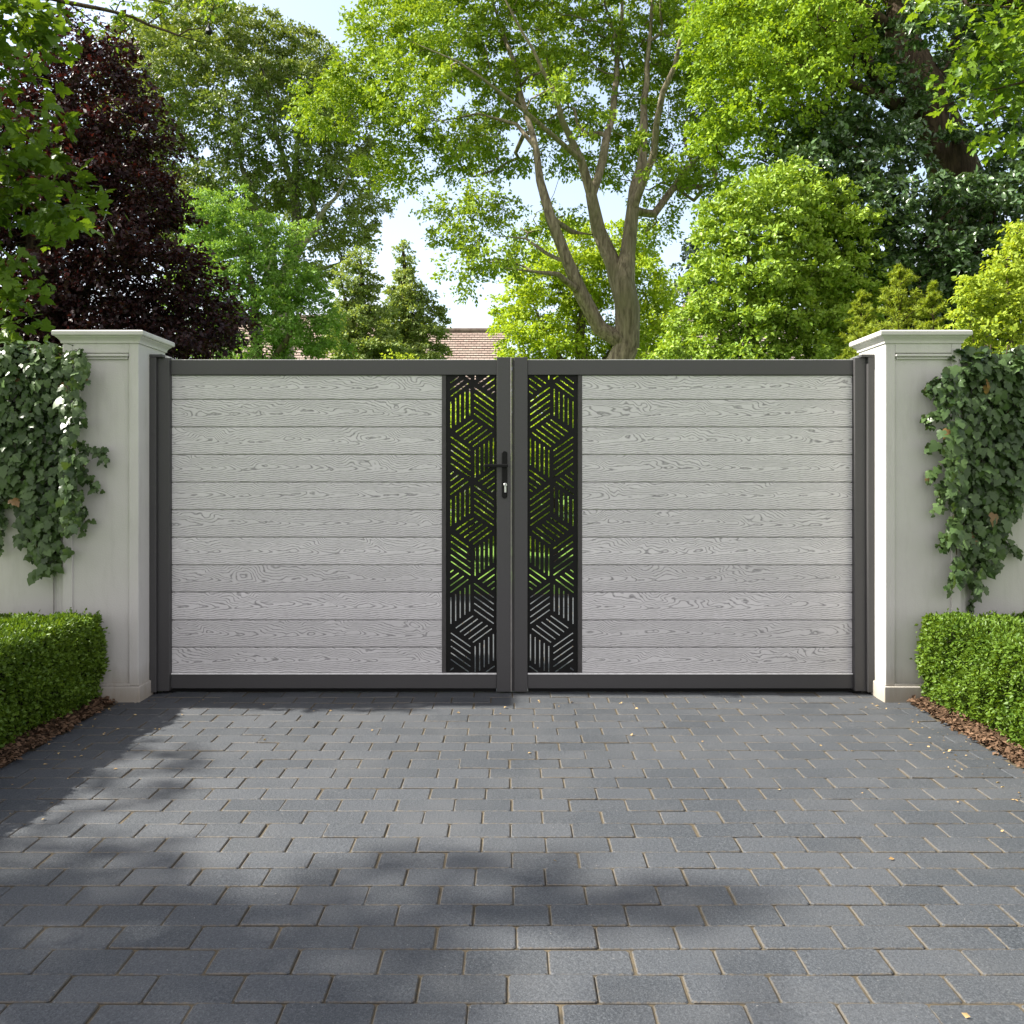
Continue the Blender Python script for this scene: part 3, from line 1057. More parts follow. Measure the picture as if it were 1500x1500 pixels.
def gate_post(s, label):
    root = thing('gate_post', (s * 1.95, 4.96, 0), label, 'gate post', 'anthracite gate posts')

    def bx(mb, a, b, y0, y1, z0, z1, bev=.003, seg=2):
        lo, hi = sorted((a * s, b * s))
        mb.box(lo, hi, y0, y1, z0, z1, bev, seg)
    m = MB(); bx(m, 1.9035, 1.967, 4.928, 5.02, .016, 1.868); m.build('post', M['frame'], root)
    m = MB(); bx(m, 1.9675, 2.0035, 4.902, 5.03, .016, 1.868); m.build('wall_plate', M['frame'], root)
    # hinge cap on the head of the post
    m = MB()
    bx(m, 1.93, 2.0035, 4.900, 5.03, 1.8685, 1.884, .003)
    m.build('post_cap', M['frame'], root)
    m = MB()
    V = []
    for y in (4.935, 4.99):
        V += [(s * 1.9295, y, 1.8685), (s * 1.9, y, 1.8685), (s * 1.9, y, 1.871), (s * 1.9295, y, 1.8835)]
    m.poly(V, [(0, 1, 2, 3), (7, 6, 5, 4), (0, 4, 5, 1), (1, 5, 6, 2), (2, 6, 7, 3), (3, 7, 4, 0)])
    m.build('hinge_bracket', M['silver'], root)
    m = MB(); bx(m, 1.885, 1.955, 4.965, 5.0, -.01, .0155, .003); m.lathe([(.012, -.01), (.012, .02)], (s * 1.985, 4.94, .0), 12); m.build('floor_bracket', M['black'], root)
    return root


gate_post(-1, 'slim anthracite gate post on the shaded pillar, hinging the leaf with the handle')
gate_post(1, 'slim anthracite gate post on the pillar with the sunlit side, hinging the handleless leaf')


# ------------------------------------------------------------------ hedges
def hedge(s, label):
    x0, x1, ya, yb, zt = 2.175, 2.86, 0.4, 4.74, 0.485
    root = thing('box_hedge', (s * 2.5, 2.6, 0), label, 'hedge', 'clipped box hedges beside the drive')
    m = MB()
    m.box(min(s * (x0 + .05), s * (x1 - .05)), max(s * (x0 + .05), s * (x1 - .05)), ya + .05, yb - .05, .05, zt - .05, .03, 2)  # dark box added inside the leaves to block light
    for k in range(26):
        yy = ya + .15 + k * (yb - ya - .3) / 25
        m.lathe([(.010, -.03), (.008, .08)], (s * (x0 + .12 + .03 * math.sin(k * 7.1)), yy, 0), 6)
    m.build('stems', M['hedge_core'], root)
    n = 125000
    # surfaces: inner side, top, near end, far end, outer side
    areas = np.array([zt * (yb - ya) * 1.5, (x1 - x0) * (yb - ya) * 1.25, zt * (x1 - x0), zt * (x1 - x0) * 1.5, zt * (yb - ya) * .4])
    f = rng.choice(5, n, p=areas / areas.sum())
    u, v = rng.random(n), rng.random(n)
    P = np.zeros((n, 3)); O = np.zeros((n, 3))
    zlo = .035
    lx, ly, lz = x1 - x0, yb - ya, zt - zlo
    k = f == 0; P[k] = np.stack([np.full(k.sum(), x0), ya + u[k] * ly, zlo + v[k] * lz], -1); O[k] = (-1, 0, 0)
    k = f == 1; P[k] = np.stack([x0 + v[k] * lx, ya + u[k] * ly, np.full(k.sum(), zt)], -1); O[k] = (0, 0, 1)
    k = f == 2; P[k] = np.stack([x0 + v[k] * lx, np.full(k.sum(), ya), zlo + u[k] * lz], -1); O[k] = (0, -1, 0)
    k = f == 3; P[k] = np.stack([x0 + v[k] * lx, np.full(k.sum(), yb), zlo + u[k] * lz], -1); O[k] = (0, 1, 0)
    k = f == 4; P[k] = np.stack([np.full(k.sum(), x1), ya + u[k] * ly, zlo + v[k] * lz], -1); O[k] = (1, 0, 0)
    # rounded corners and a slightly swollen, tufted surface
    c = np.array([(x0 + x1) / 2, (ya + yb) / 2, zt / 2]); hd = np.array([lx / 2, ly / 2, zt / 2]); rad = .045
    q = np.abs(P - c) - (hd - rad)
    ex = np.maximum(q, 0); ln = np.linalg.norm(ex, axis=1, keepdims=True)
    sc_ = np.where(ln > rad, rad / np.maximum(ln, 1e-6), 1.0)
    P = c + np.sign(P - c) * (np.minimum(np.abs(P - c), hd - rad) + ex * sc_)
    On = np.where(ln > rad * .5, unit(np.sign(P - c) * ex), O)
    tuft = 0.016 * np.sin(P[:, 0] * 31 + P[:, 1] * 23) * np.sin(P[:, 1] * 37 + P[:, 2] * 41) + 0.014 * np.sin(P[:, 1] * 11 + P[:, 2] * 17 + 2) + 0.010 * np.sin(P[:, 1] * 5.3 + P[:, 0] * 7)
    depth = tuft - np.abs(rng.normal(0, .020, n)) + np.where(rng.random(n) < .04, rng.uniform(0, .034, n), 0)
    P = P + On * depth[:, None]
    under = np.clip((.16 - P[:, 2]) / .16, 0, 1)
    P[:, 0] += np.where(f == 0, under * .055, 0)
    P[:, 0] *= s; On[:, 0] *= s
    A = On * .8 + rng.normal(0, .7, (n, 3)) + np.array([0, 0, .3])
    N = On * .5 + np.array([0, 0, .45]) + rng.normal(0, .65, (n, 3))
    leaf_obj('foliage', [leaves(P, A, N, rng.uniform(.014, .026, n), 'diamond')], L['box'], root)
    return root


hedge(-1, 'clipped green box hedge with a shaded side, below the shaded ivy wall')
hedge(1, 'clipped green box hedge with a sunlit side, below the pillar with the sunlit side')


# ------------------------------------------------------------------ ivy
def in_poly(x, y, poly):
    c = np.zeros(len(x), bool)
    n = len(poly)
    for i in range(n):
        x1, y1 = poly[i]; x2, y2 = poly[(i + 1) % n]
        k = ((y1 > y) != (y2 > y)) & (x < (x2 - x1) * (y - y1) / (y2 - y1 + 1e-9) + x1)
        c ^= k
    return c


def ivy(s, poly, sprays, label, tops):
    xs = [p[0] for p in poly]; ys = [p[1] for p in poly]
    cx = sum(xs) / len(xs)
    root = thing('ivy', (float((cx - CX) * 4.84 / F), 4.83, 0), label, 'ivy', 'ivy hanging over the garden walls')
    n = 5400
    px = rng.uniform(min(xs), max(xs), n * 2); py = rng.uniform(min(ys), max(ys), n * 2)
    wob = 9 * np.sin(py * .09) + 7 * np.sin(py * .23 + 2)
    k = in_poly(px + wob, py + 6 * np.sin(px * .11), poly)
    px, py = px[k][:n], py[k][:n]
    m = len(px)
    lay = rng.random(m)
    onp = np.abs(px - CX) < 660                      # over the pillar's front (which stands forward of the wall)
    back = np.where(onp, 4.755, 4.835)
    Y = back - .012 - .13 * lay ** 1.2
    P = np.stack([(px - CX) * Y / F, Y, H + (HZ - py) * Y / F], -1)
    A = np.stack([rng.normal(0, .55, m), -.25 + rng.normal(0, .25, m), -1.0 + rng.normal(0, .35, m)], -1)
    N = np.stack([rng.normal(0, .45, m), np.full(m, -1.0), .45 + rng.normal(0, .45, m)], -1)
    S = np.where(rng.random(m) < .45, rng.uniform(.024, .044, m), rng.uniform(.040, .072, m)) * (0.75 + .25 * lay)
    parts = [leaves(P, A, N, S, 'ivy')]
    # over the top of the wall
    mt = 1100
    x = rng.uniform(tops[0], tops[1], mt) * s
    y = rng.uniform(4.70, 5.25, mt)
    z = 1.835 + .075 * rng.random(mt) + .03 * np.sin(x * 9) + .02 * np.sin(x * 23 + 1)
    z = np.where(y < 4.8, z - (4.8 - y) * .6, z)
    P = np.stack([x, y, z], -1)
    A = np.stack([rng.normal(0, .8, mt), -.6 + rng.normal(0, .6, mt), -.2 + rng.normal(0, .4, mt)], -1)
    N = np.stack([rng.normal(0, .45, mt), -.35 + rng.normal(0, .4, mt), np.full(mt, .9)], -1)
    parts.append(leaves(P, A, N, rng.uniform(.035, .078, mt), 'ivy'))
    st = Skel(.0018, 2.2)
    # main stems: hang from the wall top
    for j in range(16):
        xx = rng.uniform(max(min(xs), -100) + 25 if s < 0 else min(xs) + 45, (max(xs) - 30) if s < 0 else min(max(xs), 1600) - 20)
        yy = 505.0
        pts = []
        q = [xx, yy]
        while True:
            inside = in_poly(np.array([q[0]]), np.array([q[1] + 12]), poly)[0]
            if not inside and q[1] > 560: break
            if q[1] > 850: break
            b = 4.755 if abs(q[0] - CX) < 660 else 4.835
            pts.append((at(q[0], q[1], b - .02 - .03 * rng.random()), .0035))
            q[0] += rng.normal(0, 9); q[1] += 28
        if len(pts) > 2: st.limb(pts, None, 0, .05)
    # creeping tips: short runners that leave the ragged lower edge
    sprays = list(sprays)
    for j in range(15):
        a = rng.integers(len(poly))
        p, q = np.array(poly[a], float), np.array(poly[(a + 1) % len(poly)], float)
        e = p + (q - p) * rng.random()
        if e[1] < 560 or e[1] > 800 or not (-40 < e[0] < 1540): continue
        cen = np.array([cx, 640.0])
        o = e - cen
        o = o / np.linalg.norm(o) * 14 + np.array([0, 12.0])
        run = [tuple(e - o)]
        for k in range(int(rng.integers(2, 5))):
            e = e + o * rng.uniform(.35, .75) + rng.normal(0, 5, 2)
            run.append(tuple(e))
        if abs(run[-1][0] - CX) > 540: sprays.append(run)
    for pts in sprays:
        b = [at(a[0], a[1], (4.755 if abs(a[0] - CX) < 660 else 4.835) - .022 - .006 * i) for i, a in enumerate(pts)]
        st.limb([(p, .002) for p in b], None, 0, .02)
        Ps = []
        for i in range(len(b) - 1):
            for t in np.linspace(0, 1, 7): Ps.append(b[i] * (1 - t) + b[i + 1] * t)
        Ps = np.array(Ps)
        Ps = np.repeat(Ps, 2, 0) + rng.normal(0, .010, (len(Ps) * 2, 3))
        kk = len(Ps)
        A = np.stack([rng.normal(0, .7, kk), -.3 + rng.normal(0, .3, kk), -.8 + rng.normal(0, .4, kk)], -1)
        N = np.stack([rng.normal(0, .5, kk), np.full(kk, -1.0), .4 + rng.normal(0, .5, kk)], -1)
        parts.append(leaves(Ps, A, N, rng.uniform(.022, .048, kk), 'ivy'))
    link('stems', st.mesh('stems'), M['bark_dark'], root)
    leaf_obj('foliage', parts, L['ivy'], root)
    return root


ivy(-1, [(-330, 505), (0, 512), (60, 506), (95, 516), (124, 532), (128, 560), (120, 600), (112, 640), (118, 680), (124, 720), (116, 760), (98, 795), (82, 825), (62, 842), (47, 836), (36, 800), (26, 765), (10, 742), (-60, 720), (-330, 700)],
    [[(112, 650), (130, 655), (148, 660), (156, 676)], [(112, 690), (130, 700), (142, 716)], [(112, 740), (122, 752), (126, 778)], [(95, 520), (112, 512), (118, 522)]],
    'glossy green ivy hanging down the garden wall beside the shaded pillar', (2.36, 4.2))
ivy(1, [(1830, 505), (1500, 512), (1450, 512), (1412, 524), (1384, 540), (1372, 560), (1382, 590), (1386, 640), (1378, 690), (1392, 730), (1394, 780), (1400, 830), (1412, 846), (1428, 850), (1440, 880), (1450, 850), (1462, 800), (1478, 765), (1500, 735), (1560, 715), (1830, 700)],
    [[(1385, 552), (1368, 560), (1354, 572)], [(1388, 612), (1370, 606), (1356, 612), (1362, 626)], [(1385, 660), (1368, 650), (1360, 656)], [(1425, 840), (1428, 865), (1424, 890)], [(1400, 820), (1394, 845), (1390, 865)], [(1462, 790), (1484, 800), (1492, 812)]],
    'glossy grey green ivy hanging down the garden wall beside the pillar with the sunlit side', (2.36, 4.2))


# ------------------------------------------------------------------ houses
def gable_house(name, x0, x1, y0, y1, eave, ridge, wallm, roofm, label, chimneys=(), over=.3):
    root = thing(name, ((x0 + x1) / 2, (y0 + y1) / 2, 0), label, 'house', 'houses beyond the garden')
    ym = (y0 + y1) / 2
    m = MB()
    V = [(x0, y0, -.1), (x1, y0, -.1), (x1, y1, -.1), (x0, y1, -.1), (x0, y0, eave), (x1, y0, eave), (x1, y1, eave), (x0, y1, eave), (x0, ym, ridge - .12), (x1, ym, ridge - .12)]
    m.poly(V, [(0, 1, 5, 4), (1, 2, 6, 9, 5), (2, 3, 7, 6), (3, 0, 4, 8, 7)])
    w = m.build('wall', wallm, root)
    uvl = w.data.uv_layers.new(name='UVMap')
    for p in w.data.polygons:
        for li in p.loop_indices:
            v = w.data.vertices[w.data.loops[li].vertex_index].co
            uvl.uv[li].vector = (v.x + v.y, v.z)
    verts, faces, uvs = [], [], []
    sl = (ridge - eave) / (ym - y0)
    for sgn in (1, -1):
        ya = y0 - over if sgn > 0 else y1 + over
        za = eave - over * sl
        rows = 26
        a, b = x0 - over, x1 + over
        for i in range(rows):
            t0, t1 = i / rows, (i + 1) / rows
            lift = .045
            ya0, za0 = ya + (ym - ya) * t0, za + (ridge - za) * t0 + lift
            ya1, za1 = ya + (ym - ya) * t1, za + (ridge - za) * t1
            base = len(verts)
            verts += [(a, ya0, za0), (b, ya0, za0), (b, ya1, za1 + .012), (a, ya1, za1 + .012), (a, ya0, za0 - lift), (b, ya0, za0 - lift)]
            Lr = math.hypot(ym - ya, ridge - za)
            for f, uv in (((0, 1, 2, 3), ((a, i * .14), (b, i * .14), (b, (i + 1) * .14), (a, (i + 1) * .14))), ((4, 5, 1, 0), ((a, i * .14), (b, i * .14), (b, i * .14), (a, i * .14)))):
                faces.append([base + q for q in f])
                uvs += uv
    me = bpy.data.meshes.new('roof')
    me.from_pydata(verts, [], faces)
    l = me.uv_layers.new(name='UVMap')
    l.uv.foreach_set('vector', np.array(uvs, np.float32).ravel())
    me.update()
    rf = link('roof', me, roofm, root)
    m = MB(); m.lathe([(.11, x0 - over), (.11, x1 + over)], (0, ym, ridge + .02), 10, 'x'); m.build('ridge_tiles', roofm, rf)
    for xx in (x0 - over + .02, x1 + over - .02):
        for sgn in (1, -1):
            ya = y0 - over if sgn > 0 else y1 + over
            za = eave - over * sl
            V = []
            for dx in (-.03, .03):
                V += [(xx + dx, ya, za - .2), (xx + dx, ym, ridge - .2), (xx + dx, ym, ridge - .02), (xx + dx, ya, za - .02)]
            m = MB()
            m.poly(V, [(0, 1, 2, 3), (7, 6, 5, 4), (0, 4, 5, 1), (1, 5, 6, 2), (2, 6, 7, 3), (3, 7, 4, 0)])
            m.build('bargeboard', M['white'], root)
    for (cx_, cy_, ztop) in chimneys:
        m = MB(); m.box(cx_ - .45, cx_ + .45, cy_ - .3, cy_ + .3, ridge - 1.2, ztop - .25, .01); m.box(cx_ - .52, cx_ + .52, cy_ - .37, cy_ + .37, ztop - .25, ztop, .01)
        c = m.build('chimney', M['brick'], rf)
        for dx in (-.24, .24):
            p = MB(); p.lathe([(.12, 0), (.10, .45), (.13, .5)], (cx_ + dx, cy_, ztop), 10); p.build('chimney_pot', M['tiles'], c)
    nwin = max(2, int((x1 - x0) / 2.4))
    for k in range(nwin):
        xc = x0 + (k + .5) * (x1 - x0) / nwin
        for zc in ((1.4,) if eave < 3.5 else (1.4, eave - 1.2)):
            m = MB(); m.box(xc - .55, xc + .55, y0 - .04, y0 + .02, zc - .6, zc + .6, .005)
            wf = m.build('window', M['white'], root)
            g = MB(); g.box(xc - .47, xc - .03, y0 - .045, y0 - .035, zc - .52, zc + .52, 0); g.box(xc + .03, xc + .47, y0 - .045, y0 - .035, zc - .52, zc + .52, 0)
            g.build('pane', M['window'], wf)
    return root


gable_house('house', -3.4, -0.5, 30.5, 36.5, 4.2, 6.62, M['cream'], M['tiles'], 'house with a brown tiled roof showing above the gate\'s middle')
gable_house('house', -14.5, -6.9, 40, 48, 5.4, 9.0, M['brick'], M['tiles'], 'house with a brown tiled roof half hidden behind the pale pointed conifers')
gable_house('house', 6.2, 9.8, 30, 36, 5.0, 7.15, M['brick'], M['tiles_grey'], 'house with grey roof and chimney pots, between the tall sycamore and the bright shrub', ((6.9, 33, 7.55),))
gable_house('bungalow', 3.3, 7.0, 25.5, 29.5, 3.2, 5.05, M['cream'], M['tiles_grey'], 'low grey roofed bungalow just behind the trunk of the tall sycamore')

# ------------------------------------------------------------------ trees
# tall sycamore in the middle
tree('sycamore_tree', 'tall spreading sycamore with a forked pale trunk and bright green crown behind the gate', 'tree', 14.0, [
    (None, [(906, 815, 52.1), (904, 700, 42.0), (903, 560, 38.6), (904, 500, 37.0), (907, 450, 35.3), (910, 415, 31.9)]),
    ((910, 415), [(918, 370, 22.7), (930, 310, 18.5), (937, 240, 15.1, .2), (945, 150, 11.8, .4), (952, 60, 9.2, .5), (962, -60, 7.6, .6), (968, -190, 4.8, .7)]),
    ((907, 440), [(890, 385, 23.5), (880, 335, 20.2), (868, 285, 16.8, -.1), (848, 235, 13.4, -.3), (826, 175, 10.9, -.5), (798, 105, 9.5, -.8), (760, 40, 7.6, -1.0), (715, -50, 4.8, -1.2)]),
    ((870, 290, -.1), [(884, 235, 11.8, .2), (896, 165, 10.1, .5), (906, 85, 9.5, .9), (912, -10, 6.6, 1.2), (915, -130, 4.8, 1.4)]),
    ((904, 505), [(880, 480, 22.7, -.1), (852, 432, 21.0, -.2), (826, 380, 17.6, -.3), (808, 322, 15.1, -.3), (795, 262, 13.4, -.3), (784, 218, 10.9, -.2), (755, 182, 8.5, 0), (700, 166, 6.6, .2), (640, 178, 4.8, .4), (570, 160, 2.8, .5)]),
    ((784, 218, -.2), [(762, 130, 8.5, .3), (742, 58, 6.6, .7), (716, -10, 4.8, 1.0), (700, -90, 3.8, 1.2)]),
    ((808, 322, -.3), [(838, 340, 8.5, .1), (868, 344, 9.5, 0)]),
    ((933, 335), [(958, 312, 11.8, .2), (984, 276, 10.1, .5), (1014, 240, 8.5, .8), (1056, 205, 5.7, 1.0), (1100, 170, 3.8, 1.1)]),
    ((932, 300), [(956, 225, 10.9, -.3), (974, 135, 9.2, -.7), (996, 60, 7.6, -1.0), (1026, -20, 5.7, -1.2), (1040, -120, 3.8, -1.3)]),
    ((846, 420, -.2), [(818, 402, 8.5, -.6), (780, 398, 5.7, -1.0), (735, 392, 3.8, -1.2)]),
    ((826, 380, -.3), [(800, 372, 5.7, .4), (770, 350, 4.8, .8), (720, 345, 2.8, 1.0)]),
    ((848, 235, -.3), [(800, 190, 7.6, -1.0), (740, 140, 5.7, -1.6), (670, 90, 4.8, -2.0), (600, 60, 2.8, -2.2)]),
], [
    (500, 150, 62, 55, 0, .7), (560, 120, 80, 70, .3, .9), (600, 60, 100, 70, -.4, 1.2), (690, 20, 120, 80, .9, 1.2), (640, 190, 90, 55, .2, .9), (745, 120, 110, 80, .9, 1.0),
    (850, 40, 130, 80, 1.4, 1.2), (960, 90, 100, 90, 1.3, 1.1), (1035, 170, 60, 70, .8, .9), (575, 245, 42, 42, .3, .6), (720, 225, 80, 40, .6, .9), (690, 320, 65, 40, -.4, .8), (640, 300, 28, 25, -.3, .4),
    (715, 385, 60, 38, -.6, .8), (790, 330, 45, 45, 1.4, .7), (905, 200, 80, 60, 1.2, .9), (985, 260, 45, 45, 1.3, .7), (1020, 260, 45, 40, .6, .7), (840, -80, 260, 70, .3, 2.2, .6), (640, -60, 120, 50, .2, 1.3, .6), (1040, 30, 80, 90, .2, 1.2), (820, 200, 50, 45, 1.0, .8, .8),
    (965, 330, 30, 40, 1.2, .5), (900, 190, 50, 26, -1.0, .4, .6), (960, 235, 34, 26, -.9, .35, .6), (830, 130, 40, 30, -1.3, .4, .6), (620, 130, 60, 50, -1.8, .7)],
    560, .36, 220, .070, L['syc'], M['bark_syc'], 'diamond', None, .6, .8, 10, .30, .6, .012, spread=.13)

# large tree behind on the other side
tree('broadleaf_tree', 'huge olive green tree with several pale stems standing behind the copper beech', 'tree', 28.0, [
    (None, [(418, 740, 40), (418, 600, 34), (416, 520, 30), (414, 460, 26)]),
    ((414, 460), [(424, 380, 17, 0), (430, 300, 14, .2), (436, 220, 10, .4), (444, 130, 6, .6)]),
    ((414, 470), [(396, 390, 15, -.5), (376, 310, 12, -1), (350, 230, 9, -1.4), (330, 130, 6, -1.6)]),
    ((400, 405, -.4), [(360, 350, 10, .5), (310, 290, 8, 1.0), (270, 200, 6, 1.4), (245, 120, 4, 1.5)]),
    ((424, 380), [(450, 320, 10, .8), (474, 250, 8, 1.2), (492, 180, 5, 1.5)]),
    ((418, 420), [(450, 345, 9, -1), (490, 290, 7, -1.5), (520, 240, 4, -1.7)]),
    ((430, 300, .2), [(415, 230, 8, -1), (395, 150, 6, -1.6), (380, 80, 4, -1.8)]),
    ((416, 440), [(456, 400, 7, .5), (500, 385, 5, .8), (530, 360, 3, .8)]),
], [
    (235, 95, 70, 60, 0, 1.8), (330, 60, 60, 30, -1, 1.5), (285, 115, 70, 50, -1.5, 1.5), (400, 150, 60, 50, -1.5, 1.5), (300, 55, 70, 45, .5, 1.8), (372, 75, 60, 50, 0, 1.6), (430, 110, 60, 55, .5, 1.8), (486, 150, 48, 55, .5, 1.5), (215, 190, 60, 60, .2, 1.6), (290, 160, 70, 60, -1.2, 1.6), (360, 180, 60, 60, -1.5, 1.6), (440, 200, 60, 50, -1, 1.6),
    (250, 270, 60, 50, 0, 1.6), (330, 270, 60, 45, -1, 1.6), (400, 280, 50, 40, 1.5, 1.6), (470, 250, 55, 45, -.6, 1.6), (510, 290, 40, 45, .5, 1.2), (475, 330, 50, 40, .5, 1.2), (520, 330, 28, 20, 0, .8, .7), (300, 340, 60, 45, 0, 1.5), (455, 395, 28, 25, 0, .8), (200, 130, 40, 70, .5, 1.2), (520, 215, 32, 40, .8, 1.)],
    560, .66, 260, .120, L['far'], M['bark_pale'], 'diamond', None, .6, 1.3, 12, .6, .4, .016, spread=.11)

# copper beech
tree('copper_beech_tree', 'dark purple copper beech rising behind the shaded pillar and ivy', 'tree', 9.6, [
    (None, [(60, 830, 70), (60, 600, 60), (65, 480, 52), (70, 380, 44), (80, 280, 34), (95, 180, 22), (115, 100, 12), (130, 50, 6)]),
    ((65, 470), [(130, 420, 8.0, 0.10), (200, 400, 5.6, -0.30), (280, 400, 3.6, -0.50), (330, 430, 2.0, -0.50)]),
    ((70, 380), [(130, 320, 7.2, 0.70), (190, 280, 4.8, 0.90), (240, 300, 2.8, 1.00)]),
    ((80, 290), [(130, 230, 5.6, 0.00), (180, 170, 3.2, -0.30)]),
    ((65, 520), [(140, 490, 7.2, 0.80), (230, 470, 4.8, 0.90), (310, 480, 2.8, 0.90)]),
    ((70, 400), [(0, 330, 8.0, 0.90), (-80, 260, 4.8, 1.30), (-150, 240, 3.2, 1.50)]),
    ((65, 480), [(0, 460, 7.2, 0.00), (-80, 420, 4.0, -0.30)]),
], [
    (125, 75, 55, 45, 0, .5), (80, 120, 60, 50, .2, .6), (165, 130, 45, 40, 0, .5), (190, 185, 45, 40, -.1, .5), (110, 200, 90, 60, 0, .8), (205, 235, 40, 38, .2, .5), (130, 280, 110, 60, 0, .9), (225, 300, 45, 35, -.2, .5), (60, 330, 120, 80, .2, 1.),
    (180, 360, 90, 50, -.2, .8), (255, 380, 45, 32, -.3, .5), (90, 430, 130, 60, 0, 1.), (220, 440, 70, 40, 0, .7), (290, 455, 50, 28, .1, .5), (160, 490, 130, 45, 0, .9), (310, 490, 40, 26, .1, .4), (240, 510, 90, 40, 0, .8), (20, 500, 120, 70, 0, 1.), (-80, 280, 80, 150, .3, 1.), (-70, 450, 90, 100, 0, 1.),
    (100, 590, 160, 60, 0, 1.), (270, 580, 100, 50, .2, .8), (10, 200, 60, 80, .4, .7)],
    640, .28, 190, .060, L['copper'], M['bark_dark'], 'diamond', None, .45, .4, 10, .2, .6, .005, .7)

# fresh green small tree
tree('young_lime_tree', 'bushy fresh green young tree between the copper beech and the pointed conifers', 'tree', 16.5, [
    (None, [(385, 785, 24), (382, 640, 20), (378, 520, 16), (370, 430, 11), (360, 340, 5)]),
    ((380, 560), [(420, 500, 10, -.3), (445, 450, 5, -.5)]),
    ((378, 500), [(340, 430, 8, .3), (315, 370, 4, .4)]),
    ((375, 470), [(400, 400, 7, .4), (405, 350, 4, .4)]),
], [
    (335, 312, 50, 30, 0, .6), (290, 310, 26, 22, .1, .4), (420, 345, 28, 26, .2, .4), (440, 420, 40, 34, .1, .5), (470, 470, 24, 30, .1, .4), (278, 420, 36, 50, .3, .5), (365, 345, 55, 40, .1, .7), (300, 350, 40, 35, .2, .5), (395, 385, 45, 40, 0, .6), (330, 400, 60, 45, -.2, .8), (380, 430, 70, 45, 0, .9), (430, 470, 45, 45, -.1, .7), (395, 495, 75, 45, 0, .9), (455, 510, 36, 36, 0, .5), (320, 470, 50, 50, .3, .8), (400, 570, 95, 50, 0, 1.), (300, 560, 70, 60, .3, .8)],
    380, .32, 170, .068, L['shrub'], M['bark_grey'], 'diamond', None, .55, 1.1, 9, .22, .4, .005, spread=.12)

# pale pointed conifers
tree('conifer_tree', 'pale green pointed conifer with a narrow tip left of the brown roof', 'tree', 22.0, [
    (None, [(596, 765, 22), (596, 600, 18), (594, 480, 12), (592, 400, 6), (591, 352, 2)]),
], [(591, 372, 9, 22, 0, .2, 5), (592, 405, 18, 22, 0, .35, 3), (593, 435, 28, 24, 0, .5, 1.8), (590, 465, 40, 26, 0, .7), (606, 490, 48, 30, 0, .8), (605, 520, 58, 30, 0, 1.), (637, 470, 16, 28, .3, .35), (600, 570, 66, 40, 0, 1.1), (632, 440, 8, 14, .3, .2), (600, 630, 66, 40, 0, 1.1)],
    330, .24, 150, .085, L['conif'], M['bark_dark'], 'diamond', None, .55, .7, 9, .18, .5, .006)
tree('conifer_tree', 'broad pale olive conifer with an uneven top in front of the pointed one', 'tree', 20.5, [
    (None, [(536, 773, 22), (536, 620, 18), (534, 500, 12), (530, 420, 6), (527, 372, 2)]),
    ((534, 500), [(505, 440, 5, -.2), (498, 400, 3, -.2)]),
], [(527, 390, 12, 22, 0, .2, 4), (530, 425, 26, 28, 0, .4, 2), (505, 415, 12, 22, -.2, .25, 3), (535, 462, 42, 32, 0, .7), (500, 480, 28, 34, 0, .5), (530, 505, 58, 35, 0, .9), (555, 530, 50, 35, -.2, .8), (520, 575, 70, 45, 0, 1.1), (520, 640, 66, 45, 0, 1.1)],
    330, .25, 150, .080, L['conif'], M['bark_dark'], 'diamond', None, .6, .7, 9, .18, .5, .006)

# lime-green tree behind the sycamore trunk
tree('lime_tree', 'sunlit yellow green tree low behind the trunk of the tall sycamore', 'tree', 18.5, [
    (None, [(862, 780, 26), (860, 640, 22), (856, 540, 18), (850, 460, 12), (846, 390, 6)]),
    ((858, 580), [(810, 510, 10, -.3), (780, 440, 6, -.5)]),
    ((858, 560), [(910, 490, 10, .3), (945, 430, 6, .5)]),
], [
    (785, 425, 42, 38, -.2, .7), (765, 470, 34, 40, 0, .7), (820, 400, 48, 42, 0, .8), (800, 500, 60, 38, -.3, .9), (850, 430, 55, 50, .2, .9), (850, 350, 55, 40, .4, .7), (905, 400, 55, 50, .2, .8), (945, 425, 42, 45, 0, .7), (945, 480, 42, 30, -.2, .6), (875, 500, 60, 35, .4, .9), (930, 360, 40, 35, .4, .6), (770, 540, 50, 40, 0, .9), (860, 570, 110, 45, 0, 1.2), (850, 640, 100, 40, 0, 1.1), (700, 605, 45, 35, -.2, .8, .6), (770, 620, 60, 45, -.2, .9)],
    430, .34, 160, .080, L['lime'], M['bark_grey'], 'diamond', None, .6, .7, 9, .24, .5, .006)

# low shrubs seen through the slots and over the rail
tree('garden_shrub', 'rounded bright green shrub on the lawn, seen through the slots of the handle leaf', 'shrub', 13.0, [
    (None, [(690, 800, 12), (690, 740, 9), (688, 690, 5)])], [(690, 650, 48, 45, 0, .6), (660, 700, 40, 45, 0, .5), (720, 700, 40, 45, 0, .5), (690, 600, 30, 30, 0, .4), (690, 760, 60, 40, 0, .6)],
    130, .2, 110, .06, L['lime'], M['bark_dark'], 'diamond', 'shrubs on the lawn', .7, .7, 9)
tree('garden_shrub', 'rounded bright green shrub on the lawn, seen through the slots of the handleless leaf', 'shrub', 12.4, [
    (None, [(812, 805, 12), (812, 740, 9), (812, 690, 5)])], [(812, 640, 48, 50, 0, .6), (785, 700, 40, 45, 0, .5), (840, 700, 40, 45, 0, .5), (812, 590, 30, 30, 0, .4), (810, 765, 60, 40, 0, .6)],
    130, .2, 110, .06, L['lime'], M['bark_dark'], 'diamond', 'shrubs on the lawn', .7, .7, 9)
